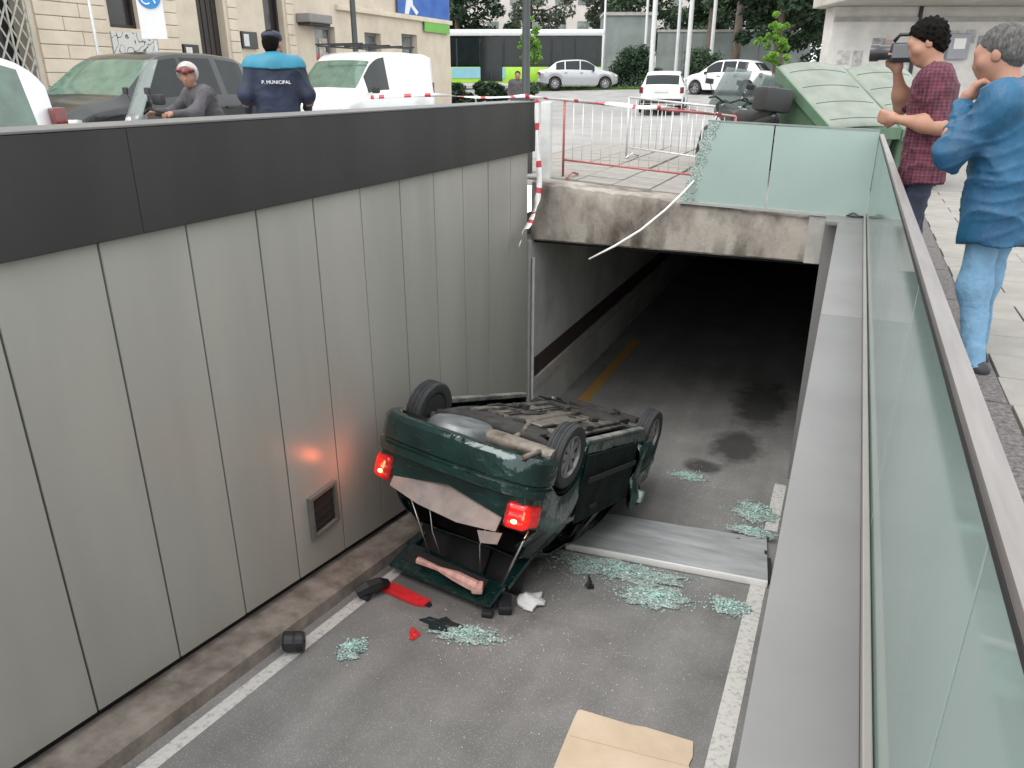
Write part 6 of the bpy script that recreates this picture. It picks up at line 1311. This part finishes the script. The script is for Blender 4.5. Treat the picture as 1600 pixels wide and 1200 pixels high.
# dark street post in front of the shops and traffic signs
sp_ = thing('street_post', (-12.1, 18.0, G(-12, 18)), 'thick dark green post in front of the shop windows', 'post')
MB().lathe([(.13, 0), (.13, .9), (.075, 1.0), (.065, 5.5), (0, 5.5)], 14).build('column', MATS['dark_green_paint'], sp_, smooth=True, angle=40); MB().lathe([(.15, .95), (.15, 1.03), (.08, 1.08)], 14).build('ring', MATS['dark_green_paint'], sp_)
M_white = mat('sign_white', (.72, .72, .71), .5, var=.05); M_sblue = mat('sign_blue', (.02, .22, .55), .5, var=.05)
def signpost(loc, rz, label, h):
    t = thing('traffic_sign', loc, label, 'sign', rz); MB().tube([(0, .04, 0), (0, .04, h)], .03, 10).build('post', M_gal, t, smooth=True); return t
t = signpost((-11.6, 11.05, G(-11.6, 11)), math.radians(52), 'white parking sign panel with a blue disc, above the dark car', 3.6)
MB().box((0, 0, 2.42), (.42, .02, .98), bev=.01).build('panel', M_white, t)
MB().lathe([(0, 0), (.185, 0), (.185, .012), (0, .012)], 26, Matrix.Translation((0, -.012, 2.60)) @ Matrix.Rotation(math.pi/2, 4, 'X')).build('blue_disc', M_sblue, t)
MB().tube([(-.05+.075*math.cos(a), -.028, 2.56+.075*math.sin(a)) for a in np.linspace(.8, 5.4, 14)], .013, 6).build('wheel_mark', M_white, t)
MB().tube([(-.03, -.028, 2.71), (-.03, -.028, 2.60), (.06, -.028, 2.58), (.09, -.028, 2.50)], .014, 6).build('seated_mark', M_white, t)
t = signpost((-12.7, 10.75, G(-12.7, 10.7)), math.radians(52), 'small white and yellow notice sign on the stone pier', 3.3)
MB().box((0, 0, 2.88), (.24, .02, .40), bev=.005).build('panel', M_white, t); MB().box((0, -.014, 2.72), (.22, .006, .08)).build('yellow_strip', mat('sign_yellow', (.62, .45, .06), .5, var=.1), t)
MB().lathe([(0, 0), (.055, 0), (.055, .008), (0, .008)], 20, Matrix.Translation((0, -.012, 2.93)) @ Matrix.Rotation(math.pi/2, 4, 'X')).build('dark_disc', mat('sign_maroon', (.12, .02, .03), .5, var=.1), t)

# ---- poster wall and canopy on the right
A = Vector((-.95, 23.1, 0)); u = Vector((.92, .392, 0)); ang = math.atan2(.392, .92)
rb = thing('kiosk_building', A, 'low pale building with posters under a concrete canopy, upper right', 'building', ang)
M_pale = mat('pale_render', (.62, .60, .56), .8, color2=(.46, .45, .42), scale=1.3, bump=.2, bscale=20)
MB().box2((0, 0, -.2), (12, .6, 3.25)).build('wall', M_pale, rb)
MB().box2((-.3, -1.7, 3.26), (12.5, .8, 3.62), bev=.03).build('canopy', mat('canopy_concrete', (.47, .44, .39), .85, var=.25, scale=1.2, bump=.2), rb)
MB().box2((2.15, -.06, 0), (2.23, -.002, 3.25)).build('downpipe', M_trim, rb); MB().box2((.0, -.05, 2.9), (12, -.003, 3.0)).build('cornice', M_conc2, rb)
PR = np.random.default_rng(12)
for i in range(22):
    x = .25+i*.40+PR.uniform(-.05, .05); w = PR.uniform(.22, .34); h = PR.uniform(.3, .5); z = PR.uniform(1.9, 2.75)
    c = [(.55, .54, .51), (.48, .46, .45), (.33, .33, .34), (.50, .38, .36), (.42, .44, .47), (.12, .12, .13), (.6, .59, .56)][i % 7]
    MB().box2((x, -.012-.001*(i % 4), z-h/2), (x+w, -.004, z+h/2)).build('poster', mat('wall_poster_%d' % (i % 7), c, .75, color2=tuple(k*.6 for k in c), scale=7, contrast=(.4, .6)), rb)
for x, z in ((3.0, 2.3), (4.1, 2.0)):
    k = MB().box2((x, -.16, z-.3), (x+.55, -.015, z+.32), bev=.03).build('cabinet', mat('grey_cabinet', (.30, .31, .34), .5, var=.15, scale=4), rb); MB().box2((x+.12, -.168, z-.05), (x+.42, -.161, z+.2)).build('cabinet_plate', M_white, k)
aw = thing('dark_parasol', (4.75, 17.5, 0), 'edge of a dark parasol cut by the top right corner', 'parasol')
b = MB(); k = 8
b.v = [(0, 0, 3.05)]+[(1.7*math.cos(i*math.pi/4), 1.7*math.sin(i*math.pi/4), 2.62) for i in range(8)]+[(1.7*math.cos(i*math.pi/4), 1.7*math.sin(i*math.pi/4), 2.48) for i in range(8)]
b.f = [(0, 1+i, 1+(i+1) % 8) for i in range(8)]+[(1+i, 9+i, 9+(i+1) % 8, 1+(i+1) % 8) for i in range(8)]; o = b.build('canopy', mat('dark_canvas', (.03, .03, .032), .8, var=.2), aw); o.modifiers.new('t', 'SOLIDIFY').thickness = .006
MB().tube([(0, 0, 0), (0, 0, 3.05)], .03, 10).build('pole', M_trim, aw, smooth=True)
for i in range(8): MB().tube([(0, 0, 3.0), (1.66*math.cos(i*math.pi/4), 1.66*math.sin(i*math.pi/4), 2.59)], .01, 5).build('rib', M_trim, aw)

# ---- grey-green block and wall far behind, white poles
M_gg = mat('grey_green_render', (.22, .25, .235), .8, color2=(.15, .175, .165), scale=.8)
r2 = math.atan2(4.5, 11.2)
gb = thing('grey_block', (-15.5, 50.6, 1.2), 'tall grey green service block behind the bus end', 'building', r2); MB().box2((0, 0, 0), (3.3, 2.5, 4.1), bev=.02).build('wall', M_gg, gb); MB().box2((-.05, -.08, 4.11), (3.35, 2.5, 4.3)).build('roof_edge', M_conc2, gb)
gw = thing('grey_wall', (-12.3, 51.8, 1.2), 'long grey green wall under the dark trees', 'wall', r2)
for k in range(6): MB().box2((k*1.6+.01, 0, 0), (k*1.6+1.59, .25, 3.15), bev=.01).build('wall_panel', M_gg, gw)
MB().box2((-.05, -.05, 3.16), (9.7, .3, 3.3)).build('cap', M_conc2, gw)
WP = 'tall white poles in front of the trees'
M_wpole = mat('white_pole_paint', (.62, .63, .62), .5, var=.12, scale=3)
for i, (x, y, r, lab) in enumerate(((-13.9, 45.6, .07, 'thin white pole just right of the bus'), (-11.7, 46.4, .08, 'white pole standing behind the rounded dark bush'), (-10.3, 42.4, .14, 'thickest white pole above the white car'), (-10.0, 47.0, .10, 'white pole close behind the thickest one'), (-8.6, 43.2, .13, 'white pole left of the olive bush'), (-7.9, 46.0, .11, 'rightmost of the tall white poles'))):
    t = thing('white_pole', (x, y, G(x, y)), lab, 'pole', 0, WP); MB().lathe([(r*1.8, 0), (r*1.8, .05), (r, .08), (r*.75, 9), (0, 9)], 12).build('shaft', M_wpole, t, smooth=True, angle=40); MB().lathe([(r*1.3, .08), (r*1.4, .4), (r*1.02, .45)], 12).build('sleeve', M_gal, t, smooth=True)
fb = thing('far_building', (-42, 82, 1.2), 'pale far-off apartment block glimpsed between the trees', 'building', .38)
MB().box2((0, 0, 0), (26, 9, 15)).build('wall', mat('far_render', (.50, .47, .43), .85, var=.2, scale=.3), fb)
for f in range(4):
    for k in range(10): MB().box2((1.1+k*2.45, -.05, 1.6+f*3.2), (2.3+k*2.45, -.004, 3.2+f*3.2)).build('window', M_shop, fb)

bpy.context.view_layer.update()
